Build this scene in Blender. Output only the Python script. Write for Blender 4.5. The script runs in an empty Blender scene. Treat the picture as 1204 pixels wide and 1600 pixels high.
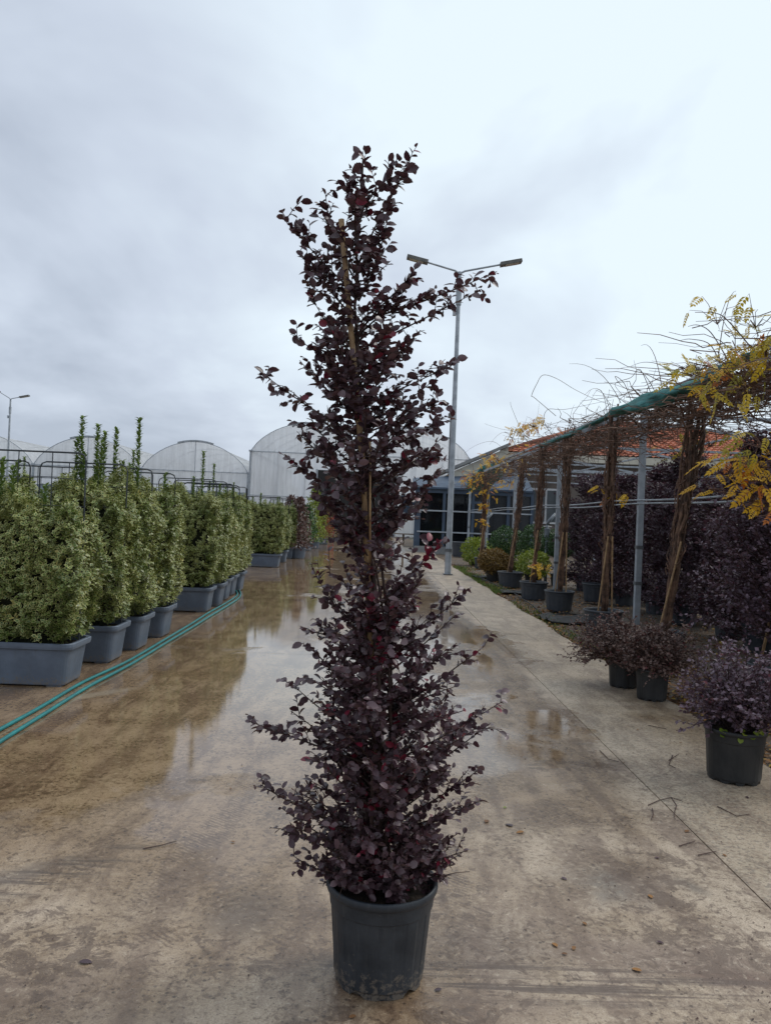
import bpy, math, random
import numpy as np
from mathutils import Vector, Matrix

# ------------------------------------------------------------------ camera, sky, sun, exposure
R = math.radians
S = bpy.context.scene
C = S.collection
PW, PH, FPX = 1204.0, 1600.0, 1203.0          # photograph size and focal length in its pixels
CAM = Vector((0, 0, 1.5))
ROT = (Matrix.Rotation(R(-0.987), 3, 'Z') @ Matrix.Rotation(R(90 + 0.326), 3, 'X') @ Matrix.Rotation(R(2.3), 3, 'Z'))
cd = bpy.data.cameras.new('camera'); cam = bpy.data.objects.new('camera', cd); C.objects.link(cam)
cam.matrix_world = Matrix.Translation(CAM) @ ROT.to_4x4()
cd.sensor_fit = 'VERTICAL'; cd.sensor_height = 36.0; cd.lens = FPX / PH * 36.0
cd.clip_start = 0.05; cd.clip_end = 3000
S.camera = cam
S.render.resolution_x = 770; S.render.resolution_y = 1024

SUN_EL, SUN_AZ = R(48), R(62)                  # azimuth clockwise from +Y (ahead) towards +X (right)
SDIR = Vector((math.cos(SUN_EL) * math.sin(SUN_AZ), math.cos(SUN_EL) * math.cos(SUN_AZ), math.sin(SUN_EL)))
W = bpy.data.worlds.new('World'); S.world = W; W.use_nodes = True
nt = W.node_tree; nt.nodes.clear()
def wn(t, **k):
    n = nt.nodes.new(t)
    for a, b in k.items(): setattr(n, a, b)
    return n
tc = wn('ShaderNodeTexCoord')
sep = wn('ShaderNodeSeparateXYZ'); nt.links.new(tc.outputs['Generated'], sep.inputs[0])
zz = wn('ShaderNodeMath', operation='MAXIMUM'); nt.links.new(sep.outputs['Z'], zz.inputs[0]); zz.inputs[1].default_value = 0.0
za = wn('ShaderNodeMath', operation='ADD'); nt.links.new(zz.outputs[0], za.inputs[0]); za.inputs[1].default_value = 0.30
dv = wn('ShaderNodeVectorMath', operation='DIVIDE'); nt.links.new(tc.outputs['Generated'], dv.inputs[0])
cmb = wn('ShaderNodeCombineXYZ')
for i in range(3): nt.links.new(za.outputs[0], cmb.inputs[i])
nt.links.new(cmb.outputs[0], dv.inputs[1])
mp = wn('ShaderNodeMapping'); nt.links.new(dv.outputs[0], mp.inputs[0]); mp.inputs['Location'].default_value = (7.3, 4.1, 0.0); mp.inputs['Scale'].default_value = (1.0, 0.8, 0.35)
cn = wn('ShaderNodeTexNoise'); nt.links.new(mp.outputs[0], cn.inputs['Vector'])
cn.inputs['Scale'].default_value = 1.5; cn.inputs['Detail'].default_value = 5; cn.inputs['Roughness'].default_value = 0.52; cn.inputs['Distortion'].default_value = 0.25
dt = wn('ShaderNodeVectorMath', operation='DOT_PRODUCT'); nt.links.new(tc.outputs['Generated'], dt.inputs[0]); dt.inputs[1].default_value = SDIR
gl = wn('ShaderNodeMapRange'); nt.links.new(dt.outputs['Value'], gl.inputs[0]); gl.inputs[1].default_value = 0.1; gl.inputs[2].default_value = 1.0; gl.inputs[3].default_value = -0.12; gl.inputs[4].default_value = 0.42
ad = wn('ShaderNodeMath', operation='ADD'); nt.links.new(cn.outputs[0], ad.inputs[0]); nt.links.new(gl.outputs[0], ad.inputs[1])
cr = wn('ShaderNodeValToRGB'); nt.links.new(ad.outputs[0], cr.inputs[0])
e = cr.color_ramp.elements
e[0].position = 0.34; e[0].color = (0.45, 0.51, 0.61, 1)
e[1].position = 0.72; e[1].color = (0.83, 0.94, 1.02, 1)
m_ = e.new(0.50); m_.color = (0.61, 0.68, 0.79, 1)
sky = wn('ShaderNodeTexSky', sky_type='NISHITA', sun_disc=False)
sky.sun_elevation = SUN_EL; sky.sun_rotation = SUN_AZ
skm = wn('ShaderNodeMix', data_type='RGBA', blend_type='MULTIPLY'); skm.inputs[0].default_value = 1.0
nt.links.new(sky.outputs[0], skm.inputs[6]); skm.inputs[7].default_value = (0.1, 0.1, 0.1, 1)
mx = wn('ShaderNodeMix', data_type='RGBA'); mx.inputs[0].default_value = 0.93
nt.links.new(skm.outputs[2], mx.inputs[6]); nt.links.new(cr.outputs[0], mx.inputs[7])
bg = wn('ShaderNodeBackground'); nt.links.new(mx.outputs[2], bg.inputs[0]); bg.inputs[1].default_value = 1.0
out = wn('ShaderNodeOutputWorld'); nt.links.new(bg.outputs[0], out.inputs[0])

sl = bpy.data.lights.new('sun', 'SUN'); sl.energy = 1.45; sl.angle = R(25); sl.color = (1.0, 0.96, 0.90)
so = bpy.data.objects.new('sun', sl); C.objects.link(so); so.rotation_euler = SDIR.to_track_quat('Z', 'Y').to_euler()
so.location = SDIR * 40
vs = S.view_settings
vs.view_transform = 'Standard'; vs.look = 'None'; vs.exposure = 0.08; vs.gamma = 1.0; vs.use_curve_mapping = False
S.render.engine = 'CYCLES'
S.cycles.max_bounces = 6; S.cycles.diffuse_bounces = 3; S.cycles.glossy_bounces = 3; S.cycles.transmission_bounces = 4; S.cycles.transparent_max_bounces = 10

# ------------------------------------------------------------------ picture -> place
def ray(px, py):
    v = ROT @ Vector(((px - PW / 2) / FPX, -(py - PH / 2) / FPX, -1.0))
    return v
def G(px, py, z=0.0):
    d = ray(px, py); return CAM + d * ((z - CAM.z) / d.z)
def P(px, py, Y):
    d = ray(px, py); return CAM + d * (Y / d.y)

rng = np.random.default_rng(7)
random.seed(7)

# ------------------------------------------------------------------ materials
def nodes(name):
    m = bpy.data.materials.new(name); m.use_nodes = True
    t = m.node_tree; b = t.nodes['Principled BSDF']
    return m, t, b
class NT:
    def __init__(s, t): s.t = t; s.L = t.links.new
    def n(s, ty, ins=None, **k):
        nd = s.t.nodes.new(ty)
        for a, b in k.items(): setattr(nd, a, b)
        for a, b in (ins or {}).items():
            if isinstance(b, bpy.types.NodeSocket): s.L(b, nd.inputs[a])
            else: nd.inputs[a].default_value = b
        return nd
    def noise(s, vec, scale, detail=4, rough=0.5, dist=0.0):
        return s.n('ShaderNodeTexNoise', {'Vector': vec, 'Scale': scale, 'Detail': detail, 'Roughness': rough, 'Distortion': dist}).outputs[0]
    def mr(s, v, a, b, c=0.0, d=1.0, smooth=True):
        return s.n('ShaderNodeMapRange', {0: v, 1: a, 2: b, 3: c, 4: d}, interpolation_type='SMOOTHSTEP' if smooth else 'LINEAR').outputs[0]
    def math(s, op, a, b=0.0, c=None):
        i = {0: a, 1: b}
        if c is not None: i[2] = c
        return s.n('ShaderNodeMath', i, operation=op).outputs[0]
    def mix(s, f, a, b, bt='MIX'):
        fx = lambda q: (q[0], q[1], q[2], 1.0) if isinstance(q, tuple) and len(q) == 3 else q
        return s.n('ShaderNodeMix', {0: f, 6: fx(a), 7: fx(b)}, data_type='RGBA', blend_type=bt).outputs[2]
    def bump(s, h, strength, dist):
        return s.n('ShaderNodeBump', {'Height': h, 'Strength': strength, 'Distance': dist}).outputs[0]

def pm(name, c1, c2=None, scale=6.0, rough=0.6, bump=0.0, metal=0.0, spec=0.5, fine=60.0, lo=0.35, hi=0.65, r2=None):
    """painted / natural surface: two tones of one colour mottled by noise, fine relief"""
    m, t, b = nodes(name); q = NT(t)
    c2 = c2 or tuple(x * 0.7 for x in c1)
    co = q.n('ShaderNodeTexCoord').outputs['Object']
    a = q.noise(co, scale, 6, 0.6)
    f = q.mr(a, lo, hi)
    q.L(q.mix(f, c1, c2), b.inputs['Base Color'])
    b.inputs['Metallic'].default_value = metal; b.inputs['Specular IOR Level'].default_value = spec
    if r2 is None: b.inputs['Roughness'].default_value = rough
    else: q.L(q.mr(a, lo, hi, rough, r2), b.inputs['Roughness'])
    if bump: q.L(q.bump(q.noise(co, fine, 4, 0.6), bump, 0.01), b.inputs['Normal'])
    return m

def leafmat(name, ca, cb, cc=None, thr=0.93, margin=None, rough=0.45, trans=0.25, tcol=None, m0=0.35, m1=0.6):
    """leaf: tone per leaf (tint r), odd-coloured leaves (tint g > thr), pale margin where tint b is high"""
    m, t, b = nodes(name); q = NT(t)
    at = q.n('ShaderNodeAttribute', attribute_name='tint')
    sp = q.n('ShaderNodeSeparateColor', {0: at.outputs['Color']})
    col = q.mix(sp.outputs[0], ca, cb)
    if cc: col = q.mix(q.mr(sp.outputs[1], thr, thr + 0.01), col, cc)
    if margin:
        co = q.n('ShaderNodeTexCoord').outputs['Object']
        e = q.math('ADD', sp.outputs[2], q.math('MULTIPLY', q.math('SUBTRACT', q.noise(co, 90, 2), 0.5), 0.5))
        patch = q.mr(q.noise(co, 3.2, 3, 0.5), 0.36, 0.52, 0.45, 1.0)
        col = q.mix(q.math('MULTIPLY', q.mr(e, m0, m1), patch), col, margin)
    q.L(col, b.inputs['Base Color']); b.inputs['Roughness'].default_value = rough
    tr = q.n('ShaderNodeBsdfTranslucent'); 
    if tcol: tr.inputs[0].default_value = (*tcol, 1)
    else: q.L(col, tr.inputs[0])
    ms = q.n('ShaderNodeMixShader', {0: trans, 1: b.outputs[0], 2: tr.outputs[0]})
    q.L(ms.outputs[0], t.nodes['Material Output'].inputs[0])
    return m

M = {}
M['leaf_black'] = leafmat('black_purple_leaf', (0.046, 0.023, 0.029), (0.140, 0.083, 0.094), (0.19, 0.014, 0.035), 0.965, rough=0.36, trans=0.14, tcol=(0.07, 0.014, 0.025))
M['leaf_purple'] = leafmat('grey_purple_leaf', (0.055, 0.034, 0.046), (0.16, 0.11, 0.135), (0.12, 0.02, 0.03), 0.97, rough=0.5, trans=0.2, tcol=(0.08, 0.02, 0.04))
M['leaf_pale'] = leafmat('pale_purple_leaf', (0.08, 0.05, 0.068), (0.24, 0.165, 0.205), (0.12, 0.02, 0.03), 0.97, rough=0.45, trans=0.2, tcol=(0.1, 0.03, 0.05))
M['leaf_bronze'] = leafmat('bronze_purple_leaf', (0.08, 0.045, 0.04), (0.22, 0.14, 0.11), (0.15, 0.03, 0.03), 0.95, rough=0.5, trans=0.2, tcol=(0.1, 0.03, 0.03))
M['leaf_varieg'] = leafmat('variegated_leaf', (0.018, 0.052, 0.007), (0.090, 0.155, 0.018), (0.50, 0.40, 0.13), 0.990, margin=(0.60, 0.58, 0.23), rough=0.4, trans=0.15, m0=0.62, m1=0.86)
M['leaf_shoot'] = leafmat('shoot_leaf', (0.10, 0.17, 0.03), (0.20, 0.27, 0.07), rough=0.4, trans=0.25)
M['leaf_green'] = leafmat('green_leaf', (0.022, 0.065, 0.014), (0.055, 0.125, 0.025), rough=0.4, trans=0.15)
M['leaf_lime'] = leafmat('lime_leaf', (0.15, 0.22, 0.02), (0.33, 0.37, 0.05), rough=0.5, trans=0.25)
M['leaf_rust'] = leafmat('rust_leaf', (0.14, 0.08, 0.02), (0.26, 0.16, 0.035), rough=0.5, trans=0.2)
M['leaf_yellow'] = leafmat('yellow_leaf', (0.62, 0.33, 0.012), (0.85, 0.52, 0.03), (0.50, 0.15, 0.02), 0.8, rough=0.5, trans=0.35)
M['leaf_olive'] = leafmat('olive_yellow_leaf', (0.30, 0.27, 0.03), (0.70, 0.48, 0.03), rough=0.5, trans=0.35)
M['litter'] = leafmat('fallen_leaf_litter', (0.13, 0.06, 0.025), (0.30, 0.14, 0.035), (0.36, 0.24, 0.04), 0.9, rough=0.7, trans=0.05)
M['grass'] = leafmat('grass_blade', (0.06, 0.11, 0.02), (0.15, 0.20, 0.03), rough=0.6, trans=0.2)
M['wood'] = pm('twig_bark', (0.085, 0.045, 0.035), (0.04, 0.024, 0.02), 20, 0.8, 0.5)
M['vinebark'] = pm('vine_bark', (0.21, 0.12, 0.075), (0.06, 0.035, 0.025), 9, 0.85, 0.6, fine=40)
M['vinetwig'] = pm('vine_twig', (0.19, 0.105, 0.07), (0.075, 0.045, 0.032), 7, 0.85)
M['bamboo'] = pm('bamboo_stake', (0.42, 0.27, 0.13), (0.24, 0.14, 0.07), 12, 0.6, 0.3)
M['pot'] = pm('dark_pot_plastic', (0.016, 0.021, 0.028), (0.034, 0.039, 0.046), 9, 0.42, 0.25, spec=0.45, fine=25, r2=0.62)
def muddy(m):
    q = NT(m.node_tree); b = m.node_tree.nodes['Principled BSDF']; co = q.n('ShaderNodeTexCoord').outputs['Object']
    z = q.n('ShaderNodeSeparateXYZ', {0: co}).outputs[2]; old = b.inputs['Base Color'].links[0].from_socket
    sp = q.mr(q.math('ADD', q.noise(co, 48, 6, 0.72), q.mr(z, 0.0, 0.16, 0.10, -0.12)), 0.52, 0.66)
    mp_ = q.n('ShaderNodeMapping', {0: co}); mp_.inputs['Scale'].default_value = (1, 1, .12)
    run = q.mr(q.noise(mp_.outputs[0], 30, 5, 0.65), 0.54, 0.74, 0.0, 0.35)
    c = q.mix(run, old, (0.10, 0.10, 0.098)); c = q.mix(q.math('MULTIPLY', sp, 0.7), c, (0.17, 0.14, 0.11)); q.L(c, b.inputs['Base Color']); return m
muddy(M['pot'])
M['pot_black'] = pm('black_pot_plastic', (0.012, 0.013, 0.014), (0.022, 0.022, 0.022), 8, 0.5, 0.2, fine=25)
M['pot_grey'] = pm('grey_pot_plastic', (0.035, 0.043, 0.055), (0.055, 0.06, 0.068), 7, 0.55, 0.2, fine=25)
M['trough'] = pm('slate_trough_plastic', (0.130, 0.162, 0.21), (0.10, 0.125, 0.165), 5, 0.5, 0.2, fine=30)
muddy(M['trough'])
M['soil'] = pm('potting_soil', (0.025, 0.018, 0.013), (0.045, 0.032, 0.022), 30, 0.95, 0.9, fine=60)
M['inner'] = pm('hedge_inner_shade', (0.022, 0.03, 0.012), (0.012, 0.014, 0.007), 25, 0.95, 1.0, fine=50)  # dark green-brown with the hedge's interior shade put into the colour
M['rod'] = pm('painted_rod', (0.035, 0.042, 0.05), None, 8, 0.5)
M['galv'] = pm('galvanised_steel', (0.42, 0.455, 0.49), (0.31, 0.34, 0.37), 5, 0.5, 0.1, metal=0.25, r2=0.65)
M['darksteel'] = pm('weathered_steel', (0.17, 0.18, 0.19), (0.11, 0.115, 0.12), 5, 0.6, metal=0.2)
M['lamp_head'] = pm('lamp_head_paint', (0.15, 0.145, 0.13), None, 6, 0.5)
M['lens'] = pm('lamp_lens', (0.55, 0.53, 0.45), (0.45, 0.43, 0.37), 6, 0.3)
M['hose'] = pm('teal_hose', (0.008, 0.20, 0.20), (0.010, 0.145, 0.15), 4, 0.45)
M['black'] = pm('black_rubber', (0.012, 0.012, 0.013), None, 8, 0.6, 0.2)
M['pipe'] = pm('grey_pvc', (0.20, 0.23, 0.26), (0.14, 0.16, 0.18), 6, 0.5)
M['white'] = pm('white_paint', (0.72, 0.73, 0.73), (0.6, 0.6, 0.6), 4, 0.6)
M['cream'] = pm('cream_render', (0.62, 0.58, 0.48), (0.50, 0.47, 0.39), 1.5, 0.85, 0.2)
M['greyfascia'] = pm('grey_fascia', (0.26, 0.26, 0.25), (0.2, 0.2, 0.2), 2, 0.7)
M['stonewall'] = pm('taupe_render', (0.21, 0.175, 0.15), (0.15, 0.13, 0.115), 2.0, 0.9, 0.4, fine=15)
M['slateblue'] = pm('slate_blue_frame', (0.07, 0.10, 0.145), (0.055, 0.078, 0.115), 1.5, 0.6, spec=0.3)
M['tile'] = pm('clay_tile', (0.52, 0.17, 0.085), (0.34, 0.11, 0.06), 2.2, 0.8, 0.3, fine=20)
M['ridge'] = pm('clay_ridge', (0.30, 0.10, 0.055), (0.2, 0.07, 0.045), 3, 0.8)
M['interior'] = pm('painted_dim_interior', (0.02, 0.02, 0.022), (0.035, 0.033, 0.03), 1, 0.9)  # near-black paints the dimness behind the shutter and the conservatory glass
M['red'] = pm('red_paint', (0.30, 0.015, 0.02), None, 4, 0.5)
M['pallet'] = pm('weathered_pallet', (0.25, 0.19, 0.14), (0.16, 0.12, 0.09), 6, 0.9)
M['bluecurtain'] = pm('blue_side_film', (0.22, 0.27, 0.33), (0.30, 0.34, 0.39), 0.7, 0.6)

def glassmat():
    m, t, b = nodes('window_glass'); q = NT(t)
    b.inputs['Base Color'].default_value = (0.012, 0.014, 0.017, 1); b.inputs['Roughness'].default_value = 0.04
    tr = q.n('ShaderNodeBsdfTransparent', {0: (0.75, 0.8, 0.82, 1)})
    ms = q.n('ShaderNodeMixShader', {0: 0.45, 1: b.outputs[0], 2: tr.outputs[0]})
    q.L(ms.outputs[0], t.nodes['Material Output'].inputs[0]); return m
M['glass'] = glassmat()
def filmmat(name, col, transp, streak):
    m, t, b = nodes(name); q = NT(t)
    co = q.n('ShaderNodeTexCoord').outputs['Object']
    mpn = q.n('ShaderNodeMapping', {0: co}); mpn.inputs['Scale'].default_value = (2.2, 2.2, 0.16)
    a = q.noise(mpn.outputs[0], 1.6, 6, 0.65, 0.4)
    c = q.noise(co, 0.35, 4, 0.6)
    col1 = q.mix(q.mr(a, 0.3, 0.7), col, tuple(x * 0.80 for x in col))
    q.L(col1, b.inputs['Base Color']); b.inputs['Roughness'].default_value = 0.35
    q.L(q.bump(a, streak, 0.12), b.inputs['Normal'])
    tl = q.n('ShaderNodeBsdfTranslucent'); q.L(col1, tl.inputs[0])
    s1 = q.n('ShaderNodeMixShader', {0: 0.62, 1: b.outputs[0], 2: tl.outputs[0]})
    tr = q.n('ShaderNodeBsdfTransparent')
    s2 = q.n('ShaderNodeMixShader', {0: q.mr(c, 0.3, 0.7, transp * 0.6, transp * 1.4), 1: s1.outputs[0], 2: tr.outputs[0]})
    q.L(s2.outputs[0], t.nodes['Material Output'].inputs[0]); return m
M['film'] = filmmat('greenhouse_film', (0.93, 0.94, 0.96), 0.16, 0.8)
M['film2'] = filmmat('greenhouse_roof_film', (0.93, 0.94, 0.96), 0.22, 0.3)
def netmat():
    m, t, b = nodes('green_shade_net'); q = NT(t)
    co = q.n('ShaderNodeTexCoord').outputs['Object']
    mpn = q.n('ShaderNodeMapping', {0: co}); mpn.inputs['Scale'].default_value = (5, 1.2, 5)
    a = q.noise(mpn.outputs[0], 3, 5, 0.6)
    q.L(q.mix(q.mr(a, 0.35, 0.65), (0.018, 0.11, 0.10), (0.04, 0.20, 0.19)), b.inputs['Base Color'])
    b.inputs['Roughness'].default_value = 0.75; q.L(q.bump(a, 0.8, 0.05), b.inputs['Normal'])
    return m
M['net'] = netmat()

def concrete():
    m, t, b = nodes('wet_concrete'); q = NT(t)
    pos = q.n('ShaderNodeNewGeometry').outputs['Position']
    sx = q.n('ShaderNodeSeparateXYZ', {0: pos}); X, Y = sx.outputs[0], sx.outputs[1]
    big = q.noise(pos, 0.55, 5, 0.55, 0.3)
    mid = q.noise(pos, 3.2, 8, 0.62, 0.2)
    fine = q.noise(pos, 34, 7, 0.72, 0.6)
    grit = q.noise(pos, 170, 3, 0.6)
    mpn = q.n('ShaderNodeMapping', {0: pos}); mpn.inputs['Scale'].default_value = (2.2, 0.55, 1); mpn.inputs['Rotation'].default_value = (0, 0, R(12))
    streak = q.noise(mpn.outputs[0], 2.4, 7, 0.66, 0.5)
    vor = q.n('ShaderNodeTexVoronoi', {'Vector': pos, 'Scale': 30.0, 'Randomness': 1.0}).outputs['Distance']
    # ---- how wet: mostly wet lane, drier right-hand strip, drier around the camera
    wy = q.mr(Y, 1.7, 5.4, -0.10, 0.19)
    wl = q.mr(X, -1.1, 0.3, 0.09, 0.0)
    wr = q.mr(q.math('ADD', X, q.math('MULTIPLY', q.math('SUBTRACT', big, 0.5), 0.9)), 1.25, 1.75, 0.0, -0.34)
    wsum = q.math('ADD', q.math('ADD', q.math('ADD', big, wy), wr), wl)
    wet = q.mr(q.math('ADD', wsum, q.math('MULTIPLY', q.math('SUBTRACT', mid, 0.5), 0.25)), 0.36, 0.60)
    pud = q.mr(q.math('ADD', wsum, q.math('MULTIPLY', q.math('SUBTRACT', mid, 0.5), 0.10)), 0.60, 0.68)
    def blob(px, py, rx, ry, rot=0.0, wob=0.5, e0=0.75, e1=1.05):
        g = G(px, py)
        mm = q.n('ShaderNodeMapping', {0: pos}, vector_type='TEXTURE')
        mm.inputs['Location'].default_value = g; mm.inputs['Rotation'].default_value = (0, 0, R(rot)); mm.inputs['Scale'].default_value = (rx, ry, 1.0)
        ln = q.n('ShaderNodeVectorMath', {0: mm.outputs[0]}, operation='LENGTH').outputs['Value']
        return q.mr(q.math('ADD', ln, q.math('MULTIPLY', q.math('SUBTRACT', mid, 0.5), wob)), e0, e1, 1.0, 0.0)
    p1 = blob(860, 1130, 0.30, 0.62, 0, 2.4, 0.45, 1.2)
    p2 = blob(880, 1190, 0.40, 0.26, 0, 2.8, 0.3, 1.3)
    p3 = blob(760, 1000, 0.34, 1.7, 5, 2.4, 0.5, 1.2)
    pud = q.math('MAXIMUM', pud, q.math('MAXIMUM', p1, q.math('MAXIMUM', q.math('MULTIPLY', p2, 0.9), q.math('MULTIPLY', p3, 0.8))))
    wet = q.math('MAXIMUM', wet, pud)
    # ---- colour of the slab
    col = q.mix(q.mr(mid, 0.32, 0.68), (0.55, 0.44, 0.33), (0.38, 0.295, 0.21))
    col = q.mix(q.mr(big, 0.35, 0.7, 0.0, 0.55), col, (0.38, 0.275, 0.17))
    # stains of their own shape
    for (px, py, rx, ry, rt, c, f, wob) in [
            (385, 1425, 0.20, 0.25, 0, (0.16, 0.125, 0.10), 0.85, 0.8), (960, 1375, 0.24, 0.22, 20, (0.17, 0.15, 0.13), 0.8, 2.6),
            (1060, 1500, 0.55, 0.16, -8, (0.17, 0.115, 0.09), 0.7, 1.6), (930, 1195, 0.30, 0.18, 0, (0.13, 0.11, 0.10), 0.6, 1.8),
            (40, 1365, 0.50, 0.07, 42, (0.17, 0.135, 0.11), 0.75, 2.6), (750, 1480, 0.34, 0.26, 0, (0.17, 0.135, 0.12), 0.6, 1.2),
            (1150, 1530, 0.30, 0.06, -6, (0.14, 0.08, 0.06), 0.8, 1.2), (700, 1570, 0.5, 0.10, 0, (0.20, 0.14, 0.105), 0.55, 2.6),
            (60, 1560, 0.40, 0.20, 10, (0.20, 0.14, 0.11), 0.6, 2.6), (1080, 1385, 0.05, 0.10, 30, (0.16, 0.135, 0.11), 0.8, 0.8)]:
        col = q.mix(q.math('MULTIPLY', blob(px, py, rx, ry, rt, wob, 0.15, 1.25), f), col, c)
    dirt = q.mr(streak, 0.44, 0.62)
    col = q.mix(q.math('MULTIPLY', dirt, 0.72), col, (0.19, 0.13, 0.095))
    col = q.mix(q.mr(q.math('ADD', fine, q.math('MULTIPLY', q.math('SUBTRACT', mid, 0.5), 0.35)), 0.50, 0.62, 0.0, 0.75), col, (0.165, 0.115, 0.08))
    col = q.mix(q.mr(fine, 0.46, 0.34, 0.0, 0.55), col, (0.62, 0.52, 0.40))
    col = q.mix(q.mr(grit, 0.42, 0.64, 0.0, 0.45), col, (0.18, 0.13, 0.095))
    spk = q.math('MULTIPLY', q.mr(vor, 0.26, 0.12), q.mr(mid, 0.46, 0.56))
    col = q.mix(q.math('MULTIPLY', spk, 0.75), col, (0.07, 0.05, 0.04))
    eff = blob(150, 1085, 0.10, 0.45, -40, 0.9, 0.3, 1.1)
    col = q.mix(q.math('MULTIPLY', eff, 0.6), col, (0.55, 0.51, 0.44))
    # tyre tread prints along the lane and one set crossing in front
    def drag(rot, sx, sy, sc_):
        mt = q.n('ShaderNodeMapping', {0: pos}); mt.inputs['Rotation'].default_value = (0, 0, R(rot)); mt.inputs['Scale'].default_value = (sx, sy, 1)
        return q.noise(mt.outputs[0], sc_, 5, 0.7, 0.15)
    d1 = drag(3, 0.5, 16.0, 1.6)
    tr1 = blob(900, 1535, 1.15, 0.15, -2, 0.8, 0.3, 1.15)
    col = q.mix(q.math('MULTIPLY', q.math('MULTIPLY', tr1, q.mr(d1, 0.47, 0.60)), 0.85), col, (0.10, 0.07, 0.055))
    mt2 = q.n('ShaderNodeMapping', {0: pos}); mt2.inputs['Rotation'].default_value = (0, 0, R(35))
    wv2 = q.n('ShaderNodeTexWave', {'Vector': mt2.outputs[0], 'Scale': 15.0, 'Distortion': 5.0, 'Detail': 3.0}, bands_direction='Y').outputs[1]
    tr2 = q.math('MAXIMUM', blob(690, 1330, 0.12, 1.0, 4, 0.6, 0.4, 1.1), blob(330, 1300, 0.12, 0.9, -10, 0.6, 0.4, 1.1)); tr2 = q.math('MAXIMUM', tr2, blob(870, 1270, 0.15, 0.75, 10, 0.7, 0.3, 1.1)); tr2 = q.math('MAXIMUM', tr2, q.math('MAXIMUM', blob(420, 1180, 0.10, 1.3, -6, 0.5, 0.5, 1.1), blob(240, 1470, 0.10, 0.10, 0, 0.6, 0.5, 1.1)))
    col = q.mix(q.math('MULTIPLY', q.math('MULTIPLY', tr2, q.math('MULTIPLY', q.mr(wv2, 0.35, 0.75), q.mr(mid, 0.4, 0.56))), 0.7), col, (0.15, 0.105, 0.08))
    d2 = drag(48, 0.7, 12.0, 1.8)
    tr3 = blob(50, 1375, 0.75, 0.16, 44, 0.9, 0.2, 1.2)
    col = q.mix(q.math('MULTIPLY', q.math('MULTIPLY', tr3, q.mr(d2, 0.48, 0.60)), 0.8), col, (0.11, 0.085, 0.07))
    # trodden mud: crisp crumbs, thicker in some places
    mud = q.noise(pos, 9.0, 10, 0.78, 0.8)
    where = q.noise(pos, 0.9, 3, 0.5)
    for args in ((930, 1195, 0.5, 0.3), (1010, 1470, 0.6, 0.35), (760, 1490, 0.4, 0.3), (110, 1510, 0.5, 0.35), (420, 1500, 0.4, 0.2), (1000, 1380, 0.3, 0.25), (640, 1590, 0.6, 0.12)):
        where = q.math('ADD', where, q.math('MULTIPLY', blob(*args, 0, 1.2, 0.1, 1.2), 0.22))
    mm_ = q.mr(q.math('ADD', mud, q.math('MULTIPLY', q.math('SUBTRACT', where, 0.5), 0.42)), 0.575, 0.63)
    mm_ = q.math('MULTIPLY', mm_, q.mr(Y, 8.0, 4.0, 0.15, 0.72))
    col = q.mix(mm_, col, (0.125, 0.085, 0.062))
    dab = q.mr(q.noise(pos, 62, 2, 0.5, 0.3), 0.655, 0.69)
    col = q.mix(q.math('MULTIPLY', dab, 0.75), col, (0.08, 0.055, 0.04))
    # right strip is paler, with exposed grit
    strip = q.mr(X, 1.64, 1.66)
    grit2 = q.n('ShaderNodeTexVoronoi', {'Vector': pos, 'Scale': 85.0}).outputs['Color']
    gs = q.n('ShaderNodeSeparateColor', {0: grit2}).outputs[0]
    sc = q.mix(q.mr(gs, 0.2, 0.9, 0.0, 0.5), col, (0.46, 0.385, 0.28))
    sc = q.mix(q.mr(gs, 0.85, 0.9, 0.0, 0.6), sc, (0.15, 0.12, 0.10))
    col = q.mix(strip, col, sc)
    # soaked concrete is darker and browner
    col = q.mix(wet, col, q.mix(0.80, col, (0.58, 0.49, 0.38), 'MULTIPLY'))
    q.L(col, b.inputs['Base Color'])
    rg = q.math('MULTIPLY_ADD', wet, -0.30, 0.50)
    rg = q.math('ADD', rg, q.math('MULTIPLY', q.math('SUBTRACT', fine, 0.5), 0.25))
    rg = q.math('ADD', q.math('MULTIPLY', rg, q.math('SUBTRACT', 1.0, pud)), q.math('MULTIPLY', pud, 0.055))
    q.L(rg, b.inputs['Roughness'])
    b.inputs['Specular IOR Level'].default_value = 0.5
    h = q.math('ADD', q.math('MULTIPLY', fine, 0.6), q.math('ADD', q.math('MULTIPLY', grit, 0.25), q.math('MULTIPLY', mid, 0.8)))
    st = q.math('ADD', q.math('MULTIPLY', q.math('SUBTRACT', 1.0, pud), 0.55), 0.015)
    bn = q.n('ShaderNodeBump', {'Height': h, 'Strength': st, 'Distance': 0.010})
    q.L(bn.outputs[0], b.inputs['Normal'])
    return m
M['concrete'] = concrete()
def earth():
    m, t, b = nodes('dark_earth'); q = NT(t)
    pos = q.n('ShaderNodeNewGeometry').outputs['Position']
    a = q.noise(pos, 1.3, 6, 0.6, 0.3); f = q.noise(pos, 45, 5, 0.7)
    v = q.n('ShaderNodeTexVoronoi', {'Vector': pos, 'Scale': 38.0}).outputs['Color']
    vs_ = q.n('ShaderNodeSeparateColor', {0: v}).outputs[0]
    col = q.mix(q.mr(a, 0.35, 0.65), (0.085, 0.07, 0.055), (0.13, 0.08, 0.045))
    col = q.mix(q.mr(vs_, 0.6, 0.95, 0, 0.6), col, (0.20, 0.17, 0.135))
    col = q.mix(q.mr(f, 0.5, 0.7, 0, 0.6), col, (0.04, 0.03, 0.022))
    q.L(col, b.inputs['Base Color']); b.inputs['Roughness'].default_value = 0.85
    q.L(q.bump(q.math('ADD', f, vs_), 0.7, 0.02), b.inputs['Normal'])
    return m
M['earth'] = earth()
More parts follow.
